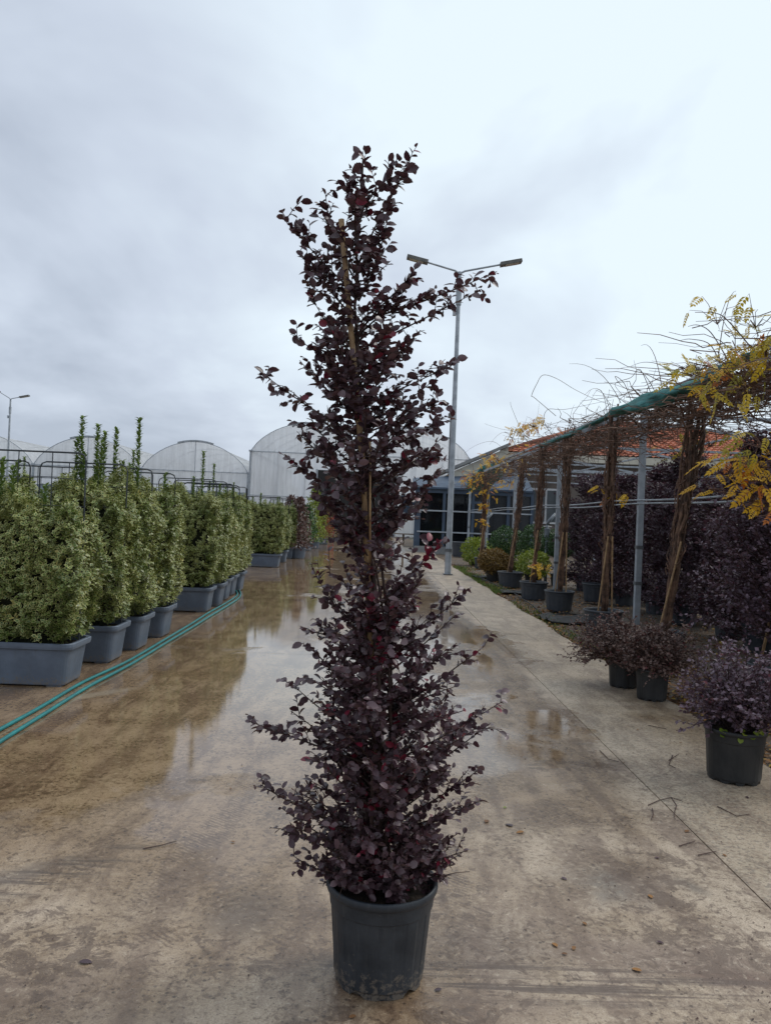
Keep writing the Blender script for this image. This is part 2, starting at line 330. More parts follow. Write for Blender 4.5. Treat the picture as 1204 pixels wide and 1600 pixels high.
M['far_ground'] = pm('far_ground', (0.16, 0.14, 0.11), (0.10, 0.10, 0.07), 0.05, 0.9)

# ------------------------------------------------------------------ building helpers
def tag(o, label=None, cat=None, group=None, kind=None):
    if label: o['label'] = label
    if cat: o['category'] = cat
    if group: o['group'] = group
    if kind: o['kind'] = kind
    return o
def thing(name, label, cat, loc=(0, 0, 0), group=None):
    o = bpy.data.objects.new(name, None); o.empty_display_size = 0.1; C.objects.link(o); o.location = loc
    return tag(o, label, cat, group)
def wloc(o):
    v = Vector((0, 0, 0))
    while o: v = v + Vector(o.location); o = o.parent
    return v
def link(name, me, parent=None):
    o = bpy.data.objects.new(name, me); C.objects.link(o); o.parent = parent; return o
class MB:
    def __init__(s): s.v = []; s.f = []
    def add(s, vs, fs):
        k = len(s.v); s.v.extend([tuple(x) for x in vs]); s.f.extend([tuple(i + k for i in f) for f in fs]); return s
    def box(s, c, d, rot=None):
        hx, hy, hz = d[0] / 2, d[1] / 2, d[2] / 2; c = Vector(c)
        vs = [Vector((x, y, z)) for x in (-hx, hx) for y in (-hy, hy) for z in (-hz, hz)]
        if rot is not None: vs = [rot @ v for v in vs]
        return s.add([v + c for v in vs], [(0, 1, 3, 2), (4, 6, 7, 5), (0, 4, 5, 1), (2, 3, 7, 6), (0, 2, 6, 4), (1, 5, 7, 3)])
    def bar(s, p, q_, w, h, up=(0, 0, 1)):
        p, q_ = Vector(p), Vector(q_); d = (q_ - p); L = d.length; d.normalize()
        side = d.cross(Vector(up));
        if side.length < 1e-4: side = d.cross(Vector((1, 0, 0)))
        side.normalize(); u = side.cross(d)
        return s.box((p + q_) / 2, (w, L, h), Matrix((side, d, u)).transposed())
    def tube(s, pts, r0, r1=None, n=5, cap=True):
        r1 = r0 if r1 is None else r1
        pts = [Vector(p) for p in pts]; m = len(pts); vs = []; ref = None
        for i, p in enumerate(pts):
            d = (pts[min(i + 1, m - 1)] - pts[max(i - 1, 0)])
            if d.length < 1e-9: d = Vector((0, 0, 1))
            d.normalize()
            if ref is None: ref = d.orthogonal().normalized()
            ref = ref - d * ref.dot(d)
            if ref.length < 1e-5: ref = d.orthogonal()
            ref.normalize(); o = d.cross(ref); r = r0 + (r1 - r0) * i / max(1, m - 1)
            for j in range(n):
                a = 2 * math.pi * j / n; vs.append(p + (ref * math.cos(a) + o * math.sin(a)) * r)
        fs = [(i * n + j, i * n + (j + 1) % n, (i + 1) * n + (j + 1) % n, (i + 1) * n + j) for i in range(m - 1) for j in range(n)]
        if cap: fs += [tuple(range(n - 1, -1, -1)), tuple((m - 1) * n + j for j in range(n))]
        return s.add(vs, fs)
    def lathe(s, prof, n=32, c=(0, 0, 0), rf=None, cap0=True, cap1=False):
        vs = []; m = len(prof); c = Vector(c)
        for i, (r, z) in enumerate(prof):
            for j in range(n):
                a = 2 * math.pi * j / n; k, dz = rf(i, j, a) if rf else (1, 0)
                vs.append(c + Vector((math.cos(a) * r * k, math.sin(a) * r * k, z + dz)))
        fs = [(i * n + j, i * n + (j + 1) % n, (i + 1) * n + (j + 1) % n, (i + 1) * n + j) for i in range(m - 1) for j in range(n)]
        if cap0: fs.append(tuple(range(n - 1, -1, -1)))
        if cap1: fs.append(tuple((m - 1) * n + j for j in range(n)))
        return s.add(vs, fs)
    def build(s, name, mat, parent=None, smooth=False, loc=None, kind=None):
        o0 = wloc(parent) if parent else Vector(loc or (0, 0, 0))
        me = bpy.data.meshes.new(name)
        me.from_pydata([(v[0] - o0.x, v[1] - o0.y, v[2] - o0.z) for v in s.v], [], s.f); me.materials.append(mat)
        if smooth: me.polygons.foreach_set('use_smooth', [True] * len(me.polygons))
        me.update(); o = link(name, me, parent)
        if not parent and loc is not None: o.location = loc
        if kind: o['kind'] = kind
        return o
def children(o): return [c for c in ALLCH.get(o.name, [])] if False else list(o.children)
def copy_tree(o, parent=None, loc=None):
    c = o.copy(); C.objects.link(c); c.parent = parent
    if loc is not None: c.location = loc
    for ch in list(o.children): copy_tree(ch, c)
    return c

# leaf templates: verts, faces, edge value per vert
def t_oval():
    ts = [0, .22, .5, .78, 1.0]; w = [.04, .40, .5, .38, .02]; v = []; e = []
    for t_, w_ in zip(ts, w):
        for s_ in (-1, 0, 1):
            v.append((t_, s_ * w_, 0.10 * abs(s_) * w_ * 2 - 0.16 * t_ * t_)); e.append(abs(s_))
    f = [(i * 3 + j, i * 3 + 3 + j, i * 3 + 4 + j, i * 3 + 1 + j) for i in range(4) for j in range(2)]
    return np.array(v), f, np.array(e, float)
def t_small():
    v = [(0, 0, 0), (.5, .5, .07), (.5, -.5, .07), (1, 0, -.08), (.5, 0, 0)]
    return np.array(v), [(0, 4, 1), (4, 3, 1), (0, 2, 4), (4, 2, 3)], np.array([1, 1, 1, 1, 0.])
def t_kite():
    v = [(0, 0, 0), (.45, .5, .06), (1, 0, -.1), (.45, -.5, .06)]
    return np.array(v), [(0, 1, 2), (0, 2, 3)], np.array([0, 1, 1, 1.])
def t_blade():
    v = [(0, .5, 0), (0, -.5, 0), (.6, .35, .06), (.6, -.35, .06), (1, 0, -.02)]
    return np.array(v), [(0, 1, 3, 2), (2, 3, 4)], np.zeros(5)
def t_pinnate():
    v = []; f = []
    def leaf(o, d, L, w):
        k = len(v); d = np.array(d); d = d / np.linalg.norm(d); s_ = np.array((-d[1], d[0], 0)); o = np.array(o)
        for p in (o, o + d * L * .4 + s_ * w, o + d * L - np.array((0, 0, L * .25)), o + d * L * .4 - s_ * w): v.append(p)
        f.extend([(k, k + 1, k + 2), (k, k + 2, k + 3)])
    for i in range(5):
        x = 0.2 + 0.17 * i; z = -0.25 * x * x
        for s_ in (1, -1): leaf((x, 0, z), (0.75, s_ * 0.8, 0), 0.34 - 0.03 * i, 0.075)
    leaf((0.92, 0, -.22), (1, 0, 0), .3, .075)
    k = len(v); v.extend([np.array(p) for p in ((0, .008, 0), (0, -.008, 0), (.95, 0, -.22))]); f.append((k, k + 1, k + 2))
    return np.array(v), f, np.zeros(len(v))
T = {'oval': t_oval(), 'small': t_small(), 'kite': t_kite(), 'blade': t_blade(), 'pinnate': t_pinnate()}

def nrm(a): return a / (np.linalg.norm(a, axis=-1, keepdims=True) + 1e-9)
def leaves(name, tmpl, pos, xd, nd, L, Wd, mat, parent=None, tint=None, kind='stuff', smooth=True, loc=None):
    tv, tf, te = T[tmpl]; N = len(pos); k = len(tv)
    pos = np.asarray(pos, float); xd = nrm(np.asarray(xd, float)); nd = np.asarray(nd, float)
    yd = nrm(np.cross(nd, xd)); zd = np.cross(xd, yd)
    L = np.broadcast_to(np.asarray(L, float), (N,)); Wd = np.broadcast_to(np.asarray(Wd, float), (N,))
    o0 = np.array(wloc(parent)) if parent else np.array(loc or (0, 0, 0))
    V = ((pos - o0)[:, None, :] + tv[None, :, 0:1] * L[:, None, None] * xd[:, None, :] + tv[None, :, 1:2] * Wd[:, None, None] * yd[:, None, :]
         + tv[None, :, 2:3] * L[:, None, None] * zd[:, None, :]).reshape(-1, 3)
    lt = np.array([len(f) for f in tf]); flat = np.concatenate([np.array(f) for f in tf])
    li = (flat[None, :] + (np.arange(N) * k)[:, None]).reshape(-1)
    tot = np.tile(lt, N); st = np.concatenate([[0], np.cumsum(tot)[:-1]])
    me = bpy.data.meshes.new(name)
    me.vertices.add(len(V)); me.vertices.foreach_set('co', V.astype(np.float32).ravel())
    me.loops.add(len(li)); me.loops.foreach_set('vertex_index', li.astype(np.int32))
    me.polygons.add(len(tot)); me.polygons.foreach_set('loop_start', st.astype(np.int32))
    me.update(calc_edges=True)
    if tint is None: tint = rng.random((N, 2))
    ca = np.zeros((N, k, 4), np.float32); ca[:, :, 0] = tint[:, 0:1]; ca[:, :, 1] = tint[:, 1:2]; ca[:, :, 2] = te[None, :]; ca[:, :, 3] = 1
    at = me.attributes.new('tint', 'FLOAT_COLOR', 'POINT'); at.data.foreach_set('color', ca.ravel())
    if smooth: me.polygons.foreach_set('use_smooth', np.ones(len(tot), bool))
    me.materials.append(mat); me.validate(); o = link(name, me, parent)
    if not parent and loc is not None: o.location = loc
    if kind: o['kind'] = kind
    return o

def bez(a, b, c, n):
    return [a * (1 - t) ** 2 + b * 2 * t * (1 - t) + c * t * t for t in [i / (n - 1) for i in range(n)]]
class Leafer:
    def __init__(s): s.p = []; s.x = []; s.n = []; s.l = []
    def along(s, pts, t0, gap, size, rnd, up=0.7):
        """alternate leaves along a twig"""
        pts = np.array([tuple(p) for p in pts]); seg = np.linalg.norm(np.diff(pts, axis=0), axis=1); tot = seg.sum()
        if tot < 1e-4: return
        cum = np.concatenate([[0], np.cumsum(seg)]); d = tot * t0; k = rnd.randint(0, 1)
        while d <= tot + 1e-6:
            i = min(int(np.searchsorted(cum, d) - 1), len(seg) - 1); i = max(i, 0)
            f = (d - cum[i]) / seg[i]; p = pts[i] + (pts[i + 1] - pts[i]) * f
            dr = (pts[i + 1] - pts[i]) / seg[i]
            sd = np.cross(dr, (0, 0, 1.)); ln = np.linalg.norm(sd); sd = sd / ln if ln > .2 else np.array((rnd.uniform(-1, 1), rnd.uniform(-1, 1), 0))
            sd = sd * (1 if k % 2 else -1); k += 1
            x = dr * rnd.uniform(.35, .9) + sd * rnd.uniform(.4, 1.0) + np.array([rnd.gauss(0, .28), rnd.gauss(0, .28), rnd.gauss(-.12, .32)])
            nn = np.array([rnd.gauss(0, .5), rnd.gauss(-.15, .5), up + rnd.gauss(0, .35)])
            s.p.append(p); s.x.append(x); s.n.append(nn); s.l.append(size * rnd.uniform(.55, 1.22) * (0.72 if d > tot * .93 else 1)); d += gap * rnd.uniform(.6, 1.4)
    def arr(s): return np.array(s.p), np.array(s.x), np.array(s.n), np.array(s.l)

exec_order = None
# ================================================================== SETTING
g = MB(); g.add([(-900, -60, -0.09), (900, -60, -0.09), (900, 1600, -0.09), (-900, 1600, -0.09)], [(0, 1, 2, 3)])
tag(g.build('ground', M['far_ground']), kind='structure')

# concrete yard: one slab per bay, joints recessed
yard = bpy.data.objects.new('concrete_yard', None); C.objects.link(yard); tag(yard, kind='structure')
b = MB(); b.box((-8.7, 28, -0.034), (22.6, 66, 0.05)); b.v = [(x, y, z + (.0042 if z > -.03 else 0)) for x, y, z in b.v]; b.build('joint_bed', M['earth'], yard)
XS = [(-20.1, -16.3), (-16.3, -10.3), (-10.3, -4.3), (-4.3, 1.65), (1.65, 2.62)]
YS = [-4.0, 2.1, 8.2, 14.2, 20.5, 26.5, 32.3, 38.2, 44.2, 50.2, 56.2]
for xi, (x0, x1) in enumerate(XS):
    for y0, y1 in zip(YS[:-1], YS[1:]):
        if xi == 4 and y0 > 33: continue
        j = 0.0018; bv = 0.003; dz = rng.uniform(-0.0015, 0.0015)
        a0, a1, c0, c1 = x0 + j, x1 - j, y0 + j, y1 - j
        mb = MB()
        nx = 1; ny = 24 if xi == 4 else 1
        if xi == 4:        # ragged outer edge beside the bed
            L_, R_ = [], []
            for k in range(ny + 1):
                y = c0 + (c1 - c0) * k / ny; L_.append((a0, y)); R_.append((a1 + 0.035 * math.sin(y * 2.3) + rng.uniform(-.018, .018), y))
            vs_ = [(x, y, dz) for x, y in L_] + [(x, y, dz) for x, y in R_] + [(x, y, -0.07) for x, y in L_] + [(x, y, -0.085) for x, y in R_]
            n1 = ny + 1; fs = []
            for k in range(ny):
                fs += [(k, n1 + k, n1 + k + 1, k + 1), (n1 + k, 3 * n1 + k, 3 * n1 + k + 1, n1 + k + 1), (k + 1, 2 * n1 + k + 1, 2 * n1 + k, k)]
            fs += [(0, 2 * n1, 3 * n1, n1), (n1 - 1, 2 * n1 - 1, 4 * n1 - 1, 3 * n1 - 1)]
            mb.add(vs_, fs)
        else:
            t4 = [(a0 + bv, c0 + bv, dz), (a1 - bv, c0 + bv, dz), (a1 - bv, c1 - bv, dz), (a0 + bv, c1 - bv, dz)]
            e4 = [(a0, c0, dz - bv), (a1, c0, dz - bv), (a1, c1, dz - bv), (a0, c1, dz - bv)]
            b4 = [(x, y, -0.07) for x, y, z in e4]
            fs = [(0, 1, 2, 3)]
            for k in range(4):
                l = (k + 1) % 4; fs += [(4 + k, 4 + l, l, k), (8 + k, 8 + l, 4 + l, 4 + k)]
            mb.add(t4 + e4 + b4, fs)
        mb.build('concrete_slab', M['concrete'], yard)

# planting bed on the right
mb = MB(); nx, ny = 40, 120
gx = np.linspace(2.55, 16, nx); gy = np.linspace(-4, 52, ny)
hz = rng.normal(0, .012, (nx, ny)); hz += 0.02 * np.sin(gx[:, None] * 2.1 + 1) * np.sin(gy[None, :] * 1.3)
vs_ = [(gx[i], gy[j], -0.035 + hz[i, j] - (0.03 if i == 0 else 0)) for i in range(nx) for j in range(ny)]
mb.add(vs_, [(i * ny + j, (i + 1) * ny + j, (i + 1) * ny + j + 1, i * ny + j + 1) for i in range(nx - 1) for j in range(ny - 1)])
tag(mb.build('planting_bed', M['earth'], smooth=True), kind='structure')

# ------------------------------------------------------------------ greenhouses
def greenhouse(name, label, x0, spans, width, y0, y1, eave, rise, hw=1.0):
    t = thing(name, label, 'greenhouse', (x0 + spans * width / 2, y0, 0))
    fr = 0
    def arc(xa, n=18):
        return [(xa + width * k / n, eave + rise * (1 - (2 * k / n - 1) ** 2) ** 0.80) for k in range(n + 1)]
    for s_ in range(spans):
        xa = x0 + s_ * width; A = arc(xa)
        mb = MB(); m_n = len(A)       # gable wall of film, tympanum above the eave and sheet below
        mb.add([(x, y0, z) for x, z in A] + [(x, y0, eave) for x, z in A], [(k, k + 1, m_n + k + 1, m_n + k) for k in range(m_n - 1)])
        mb.build('gable_film', M['film2'], t)
        mb = MB(); nn = 40
        vs_ = [(xa + width * k / nn, y0 + 0.05 * math.sin(k * 1.9) * (0.3 + .7 * (k % 3) / 2), z) for z in (eave - 0.02, eave * .55, 0.0) for k in range(nn + 1)]
        mb.add(vs_, [(r * (nn + 1) + k, r * (nn + 1) + k + 1, (r + 1) * (nn + 1) + k + 1, (r + 1) * (nn + 1) + k) for r in range(2) for k in range(nn)])
        mb.build('wall_film', M['film'], t, smooth=True)
        mb = MB(); ys_ = np.linspace(y0 + .02, y1, 9)
        vs_ = [(x, y, z) for y in ys_ for x, z in A]
        mb.add(vs_, [(r * m_n + k, r * m_n + k + 1, (r + 1) * m_n + k + 1, (r + 1) * m_n + k) for r in range(8) for k in range(m_n - 1)])
        mb.build('roof_film', M['film2'], t, smooth=True)
        for q_, y in enumerate(np.linspace(y0 - 0.06, y1, 8)):
            mb = MB(); mb.tube([(x, y, z + (0.03 if q_ == 0 else -0.05)) for x, z in A], 0.035, n=4); mb.build('arch', M['galv'], t)
        mb = MB(); r0 = A[len(A) // 2 - 3]; r1 = A[len(A) // 2 + 3]
        mb.tube([(x, y0 - 0.09, z + 0.10) for x, z in A[len(A) // 2 - 3: len(A) // 2 + 4]], 0.09, n=4); mb.build('roof_vent', M['galv'], t)
        mb = MB(); mb.tube([(xa, y0 - .07, eave), (xa + width, y0 - .07, eave)], 0.045, n=4); mb.build('tie_bar', M['galv'], t)
        for dz in (0.45,):
            mb = MB(); mb.tube([(xa, y0 - .07, eave * dz), (xa + width, y0 - .07, eave * dz)], 0.04, n=4); mb.build('rail', M['galv'], t)
        mb = MB(); mb.tube([(xa + width / 2, y0 - .05, eave), (xa + width / 2, y0 - .05, eave + rise)], 0.03, n=4); mb.build('king_post', M['galv'], t)
        for k in range(1, 4):
            mb = MB(); xk = xa + width * k / 4; mb.tube([(xk, y0 + .12, 0), (xk, y0 + .12, eave)], 0.045, n=4); mb.build('stud', M['galv'], t)
    for s_ in range(spans + 1):
        xa = x0 + s_ * width
        mb = MB(); mb.box((xa, y0 - .02, eave / 2), (0.14, 0.14, eave)); mb.build('post', M['galv'], t)
        mb = MB(); mb.box((xa, (y0 + y1) / 2, eave + .04), (0.26, y1 - y0 + .3, 0.12)); mb.build('gutter', M['galv'], t)
    for xe, sg in ((x0, -1), (x0 + spans * width, 1)):
        mb = MB(); mb.add([(xe + sg * .08, y0, 0), (xe + sg * .08, y1, 0), (xe + sg * .08, y1, eave), (xe + sg * .08, y0, eave)], [(0, 1, 2, 3)]); mb.build('side_film', M['film'], t)
    return t
GY = 58.0
a = P(392, 705, GY); c = P(566, 712, GY)
w_ = c.x - a.x
gh = greenhouse('greenhouse', 'tall white plastic double-arched greenhouse with slatted shutter at road end', a.x, 2, w_ * 0.985, GY, GY + 30, a.z, P(478, 663, GY).z - a.z)
# slatted shutter on its front, shaded opening below painted as a dark panel
s0 = P(497, 740, GY - .25); s1 = P(617, 740, GY - .25); zb = P(520, 795, GY - .25).z; zt = P(520, 735, GY - .25).z
sh = bpy.data.objects.new('shutter', None); C.objects.link(sh); sh.parent = gh; sh.location = Vector((s0.x, GY - .25, 0)) - Vector(gh.location)
n_sl = 15
slat = MB(); slat.box((0, 0, 0), (s1.x - s0.x, 0.05, (zt - zb) / n_sl * 0.86)); sm = None
for k in range(n_sl):
    if sm is None: o_ = slat.build('slat', M['white'], sh); sm = o_.data
    else: o_ = link('slat', sm, sh)
    o_.location = ((s1.x - s0.x) / 2, 0, zb + (k + .5) * (zt - zb) / n_sl); o_.rotation_euler = (R(12), 0, 0)
mb = MB(); mb.box(((s0.x + s1.x) / 2, GY - .18, (zt + .0) / 2), (s1.x - s0.x + .2, 0.05, zt)); mb.build('doorway_shade_panel', M['interior'], gh)
mb = MB()
for xx in (s0.x - .1, s1.x + .1):
    mb = MB(); mb.box((xx, GY - .22, zt / 2), (.16, .2, zt + .1)); mb.build('door_jamb', M['galv'], gh)

GY2 = 60.0
v1 = P(52, 726, GY2); v2 = P(220, 731, GY2); w2 = v2.x - v1.x
gl_ = greenhouse('greenhouse', 'low white plastic greenhouse of four arches behind the variegated hedges', P(388, 737, GY2).x - 4 * w2, 4, w2, GY2, GY2 + 40, v1.z, P(140, 684, GY2).z - v1.z)
mb = MB(); mb.box((P(388, 737, GY2).x - 2 * w2, GY2 - .3, 1.45), (4 * w2, .06, 2.9)); mb.build('side_curtain', M['bluecurtain'], gl_)
for k in range(9):
    mb = MB(); mb.box((P(388, 737, GY2).x - 4 * w2 + k * w2 / 2, GY2 - .38, 1.6), (.14, .1, 3.2)); mb.build('curtain_post', M['rod'], gl_)

# ------------------------------------------------------------------ house with tiled roof and conservatory
HY = 36.0
hx0 = P(783, 705, HY).x; ez = P(900, 716, HY).z; hx1 = 24.0; hd = 11.0
house = thing('house', 'taupe house with red clay tile roof and cream eaves behind the pergola', 'house', (hx0 + 5, HY, 0))
mb = MB(); mb.box(((hx0 + .5 + hx1 - .6) / 2, HY + .9 + hd / 2, ez / 2 - .05), (hx1 - hx0 - 1.1, hd, ez - .1)); mb.build('wall', M['stonewall'], house)
mb = MB(); mb.box(((hx0 + hx1) / 2, HY - .02, ez - .02), (hx1 - hx0, .14, .34)); mb.build('gutter_board', M['cream'], house)
mb = MB(); mb.box(((hx0 + hx1) / 2, HY + .45, ez - .12), (hx1 - hx0, .85, .06)); mb.build('soffit', M['white'], house)
mb = MB(); mb.box(((hx0 + hx1) / 2, HY - .05, ez - .62), (hx1 - hx0 - 1, .1, .14)); mb.build('pipe_rail', M['galv'], house)
# tiled hip roof: rolled profile, courses stepped
rz = 2.35; run = hd / 2 + .9
def roofpt(u, v):   # u along eave (0..1), v up slope (0..1), hips at both ends
    xa = hx0 + run * v; xb = hx1 - run * v
    return Vector((xa + (xb - xa) * u, HY - .1 + run * v, ez + .12 + rz * v))
ncol = int((hx1 - hx0) / 0.27); ncr = 17
vs_ = []; fs = []
pp = 6
for r_ in range(ncr):
    for e_ in (0, 1):
        v_ = (r_ + e_) / ncr
        xa = hx0 + run * v_; xb = hx1 - run * v_
        for k in range(ncol * pp + 1):
            x = hx0 + (hx1 - hx0) * k / (ncol * pp)
            x = min(max(x, xa), xb)
            ph = (k % pp) / pp; bumpz = 0.055 * abs(math.sin(math.pi * ph))
            vs_.append((x, HY - .1 + run * v_ - (0.02 if e_ == 0 else 0), ez + .12 + rz * v_ + bumpz + (0.05 if e_ == 0 else 0.0) + 0.008 * math.sin(k * .7 + r_ * 2.1)))
    base = r_ * 2 * (ncol * pp + 1); w0 = ncol * pp + 1
    fs += [(base + k, base + k + 1, base + w0 + k + 1, base + w0 + k) for k in range(w0 - 1)]
    if r_: fs += [(base - w0 + k, base - w0 + k + 1, base + k + 1, base + k) for k in range(w0 - 1)]
mb = MB(); mb.add(vs_, fs); roof = mb.build('roof_tiles', M['tile'], house, kind='stuff')
mb = MB()
mb.add([(hx0, HY - .1, ez + .1), (hx0 + run, HY - .1 + run, ez + .1 + rz), (hx0, HY - .1 + 2 * run, ez + .1)], [(0, 1, 2)])
mb.add([(hx1, HY - .1, ez + .1), (hx1, HY - .1 + 2 * run, ez + .1), (hx1 - run, HY - .1 + run, ez + .1 + rz)], [(0, 1, 2)])
mb.add([(hx0, HY - .1 + 2 * run, ez + .1), (hx0 + run, HY - .1 + run, ez + .1 + rz), (hx1 - run, HY - .1 + run, ez + .1 + rz), (hx1, HY - .1 + 2 * run, ez + .1)], [(0, 1, 2, 3)])
mb.build('roof_back', M['tile'], house)
rb_ = MB(); rb_.tube([(hx0 + run, HY - .1 + run, ez + .2 + rz), (hx1 - run, HY - .1 + run, ez + .2 + rz)], .13, n=8); rb_.tube([(hx0, HY - .1, ez + .17), (hx0 + run, HY - .1 + run, ez + .2 + rz)], .12, n=8)
rb_.build('ridge_tiles', M['ridge'], house, smooth=True)
for xw in (8.3, 11.5):     # windows in the taupe wall
    mb = MB(); mb.box((xw, HY + .86, 2.3), (1.5, .1, 1.7)); f_ = mb.build('window', M['white'], house)
    for sx_ in (-.36, .36):
        mb = MB(); mb.box((xw + sx_, HY + .80, 2.3), (.62, .03, 1.5)); mb.build('pane', M['glass'], f_)
# cream lean-to side with sloping fascia, left of the tiles
A_ = P(707, 737, HY - .3); B_ = P(784, 698, HY - .3); C_ = P(784, 742, HY - .3)
mb = MB()
fr_ = [(A_.x, A_.z), (B_.x + .3, B_.z + .0), (B_.x + .3, 3.0), (A_.x, 3.0)]
mb.add([(x, HY - .28, z) for x, z in fr_] + [(x, HY + 6, z) for x, z in fr_], [(0, 1, 2, 3), (7, 6, 5, 4), (0, 4, 5, 1), (1, 5, 6, 2), (3, 7, 4, 0)])
mb.build('lean_to_wall', M['cream'], house)
mb = MB(); mb.bar((A_.x - .35, HY - .42, A_.z + .0), (B_.x + .35, HY - .42, B_.z + .12), .25, .13, up=(0, 0, 1)); mb.build('fascia', M['greyfascia'], house)
mb = MB(); mb.bar((A_.x - .35, HY + 2.6, A_.z + .03), (B_.x + .35, HY + 2.6, B_.z + .15), 6.0, .10); mb.build('lean_to_roof', M['greyfascia'], house)

CY = 33.8
cx0 = P(652, 800, CY).x; cx1 = P(830, 800, CY).x
cz = P(655, 766, CY).z; ctop = P(655, 746, CY).z; ctop2 = P(812, 738, CY).z
cons = thing('conservatory', 'slate blue framed conservatory with dark glass beside the lamp post', 'building', ((cx0 + cx1) / 2, CY, 0))
mb = MB(); mb.box(((cx0 + cx1) / 2, CY + .05, .1), (cx1 - cx0 + .2, .3, .34)); mb.build('plinth', M['greyfascia'], cons)
mb = MB(); mb.box(((cx0 + cx1) / 2, CY + .02, cz + .04), (cx1 - cx0 + .1, .2, .26)); mb.build('header', M['slateblue'], cons)
mb = MB()
mb.add([(cx0 - .15, CY - .2, cz + .16), (cx1, CY - .2, cz + .16), (cx1, CY + 2.1, ctop2 + .15), (cx0 - .15, CY + 2.1, ctop + .08),
        (cx0 - .15, CY - .2, cz + .08), (cx1, CY - .2, cz + .08), (cx1, CY + 2.1, cz + .08), (cx0 - .15, CY + 2.1, cz + .08)],
       [(0, 1, 2, 3), (4, 7, 6, 5), (0, 4, 5, 1), (2, 6, 7, 3), (0, 3, 7, 4), (1, 5, 6, 2)])
mb.build('roof', M['slateblue'], cons)
mull = [cx0] + [P(x, 800, CY).x for x in (693, 738, 762, 793)] + [cx1]
rails = [P(680, 798, CY).z, P(680, 831, CY).z]
for k, xm in enumerate(mull):
    mb = MB(); mb.box((xm, CY, cz / 2 + .1), (.26 if k in (0,) else .13, .16, cz - .12)); mb.build('mullion', M['slateblue'], cons)
lev = [0.27] + rails[::-1] + [cz - .08]
for k in range(len(mull) - 1):
    for z0, z1 in zip(lev[:-1], lev[1:]):
        mb = MB(); mb.box(((mull[k] + mull[k + 1]) / 2, CY + .03, (z0 + z1) / 2), (mull[k + 1] - mull[k] - .1, .02, z1 - z0 - .03)); mb.build('pane', M['glass'], cons)
for z in rails:
    mb = MB(); mb.box(((cx0 + cx1) / 2, CY - .10, z), (cx1 - cx0, .04, .06)); mb.build('rail', M['galv'], cons)
mb = MB(); mb.add([(cx0, CY + .12, .25), (cx0, CY + 2.05, .25), (cx0, CY + 2.05, cz), (cx0, CY + .12, cz)], [(0, 1, 2, 3)]); mb.build('side_wall', M['slateblue'], cons)
mb = MB(); mb.add([(cx0, CY + 2.08, 0), (cx1, CY + 2.08, 0), (cx1, CY + 2.08, cz), (cx0, CY + 2.08, cz)], [(0, 1, 2, 3)]); mb.build('back_wall', M['interior'], cons)
mb = MB()
for xx, ww in ((P(675, 0, CY).x, .9), (P(715, 0, CY).x, .5)): mb.box((xx, CY + 1.7, 2.1), (ww, .05, .8))
mb.build('poster', M['slateblue'], cons)
for xx in (P(665, 0, CY).x, P(700, 0, CY).x, P(725, 0, CY).x):
    mb = MB(); mb.box((xx, CY + 1.0, .74), (.9, .6, .04)); mb.box((xx, CY + 1.0, .48), (.08, .08, .5)); mb.build('table', M['pallet'], cons)
# a door leaf with its frame
mb = MB(); dx = P(778, 0, CY).x
for xx in (dx - .42, dx + .42): mb.box((xx, CY - .07, 1.25), (.09, .06, 2.1))
mb.box((dx, CY - .07, 2.26), (.93, .06, .1)); mb.build('door', M['slateblue'], cons)

# ------------------------------------------------------------------ street lamps
def lamp(name, label, base, hgt, la, ra, lean=0.0, group=None, head=0.5):
    t = thing(name, label, 'street lamp', base, group); b_ = Vector(base)
    top = b_ + Vector((0, 0, hgt))
    mb = MB(); mb.lathe([(.088, 0), (.088, .02), (.085, .5), (.048, hgt)], 8, b_); mb.build('pole', M['galv'], t)
    mb = MB(); mb.box(b_ + Vector((0, 0, .012)), (.24, .24, .024)); mb.build('base_plate', M['darksteel'], t)
    mb = MB(); mb.lathe([(.108, .62), (.108, .70)], 8, b_, cap0=True, cap1=True); mb.build('band', M['darksteel'], t)
    mb = MB(); mb.lathe([(.075, hgt - .9), (.08, hgt - .5)], 8, b_, cap0=True, cap1=True); mb.box(b_ + Vector((-.1, 0, hgt - 1.1)), (.08, .12, .16)); mb.build('bracket', M['galv'], t)
    for (dx, dz) in (la, ra):
        e_ = top + Vector((dx, 0, dz)); mb = MB(); mb.tube([top - Vector((0, 0, .05)), top + Vector((dx * .12, 0, dz * .1)), e_], .028, .024, n=6); mb.build('arm', M['galv'], t)
        d = Vector((dx, 0, dz)).normalized(); sg = 1 if dx > 0 else -1
        d2 = Vector((sg, 0, .22)).normalized(); mb = MB(); mb.bar(e_ - d2 * .08, e_ + d2 * head, .24, .085); h_ = mb.build('lamp_head', M['lamp_head'], t)
        mb = MB(); mb.bar(e_ + d2 * .06 - Vector((0, 0, .048)), e_ + d2 * (head - .06) - Vector((0, 0, .048)), .19, .015); mb.build('lens', M['lens'], h_)
    return t
lb = G(699, 898)
lt = P(722, 425, lb.y)
lamp('street_lamp', 'tall galvanised double-armed street lamp beside the pavement strip', lb, lt.z,
     (P(668, 409, lb.y).x - lt.x, P(668, 409, lb.y).z - lt.z), (P(790, 413, lb.y).x - lt.x, P(790, 413, lb.y).z - lt.z))
q1 = P(17, 623, 47)
lamp('street_lamp', 'small distant double-armed street lamp behind the hedges by the greenhouse', (q1.x, 47, 0), q1.z, (-.75, .42), (.62, .13))
q2 = P(704, 652, 44)
t = thing('camera_mast', 'thin mast with small camera on top behind the street lamp', 'mast', (q2.x, 44, 0))
mb = MB(); mb.tube([(q2.x, 44, 0), (q2.x, 44, q2.z)], .06, .045, n=6); mb.build('pole', M['darksteel'], t)
mb = MB(); mb.box((q2.x, 43.95, q2.z + .08), (.3, .3, .26)); mb.build('camera_housing', M['lamp_head'], t)
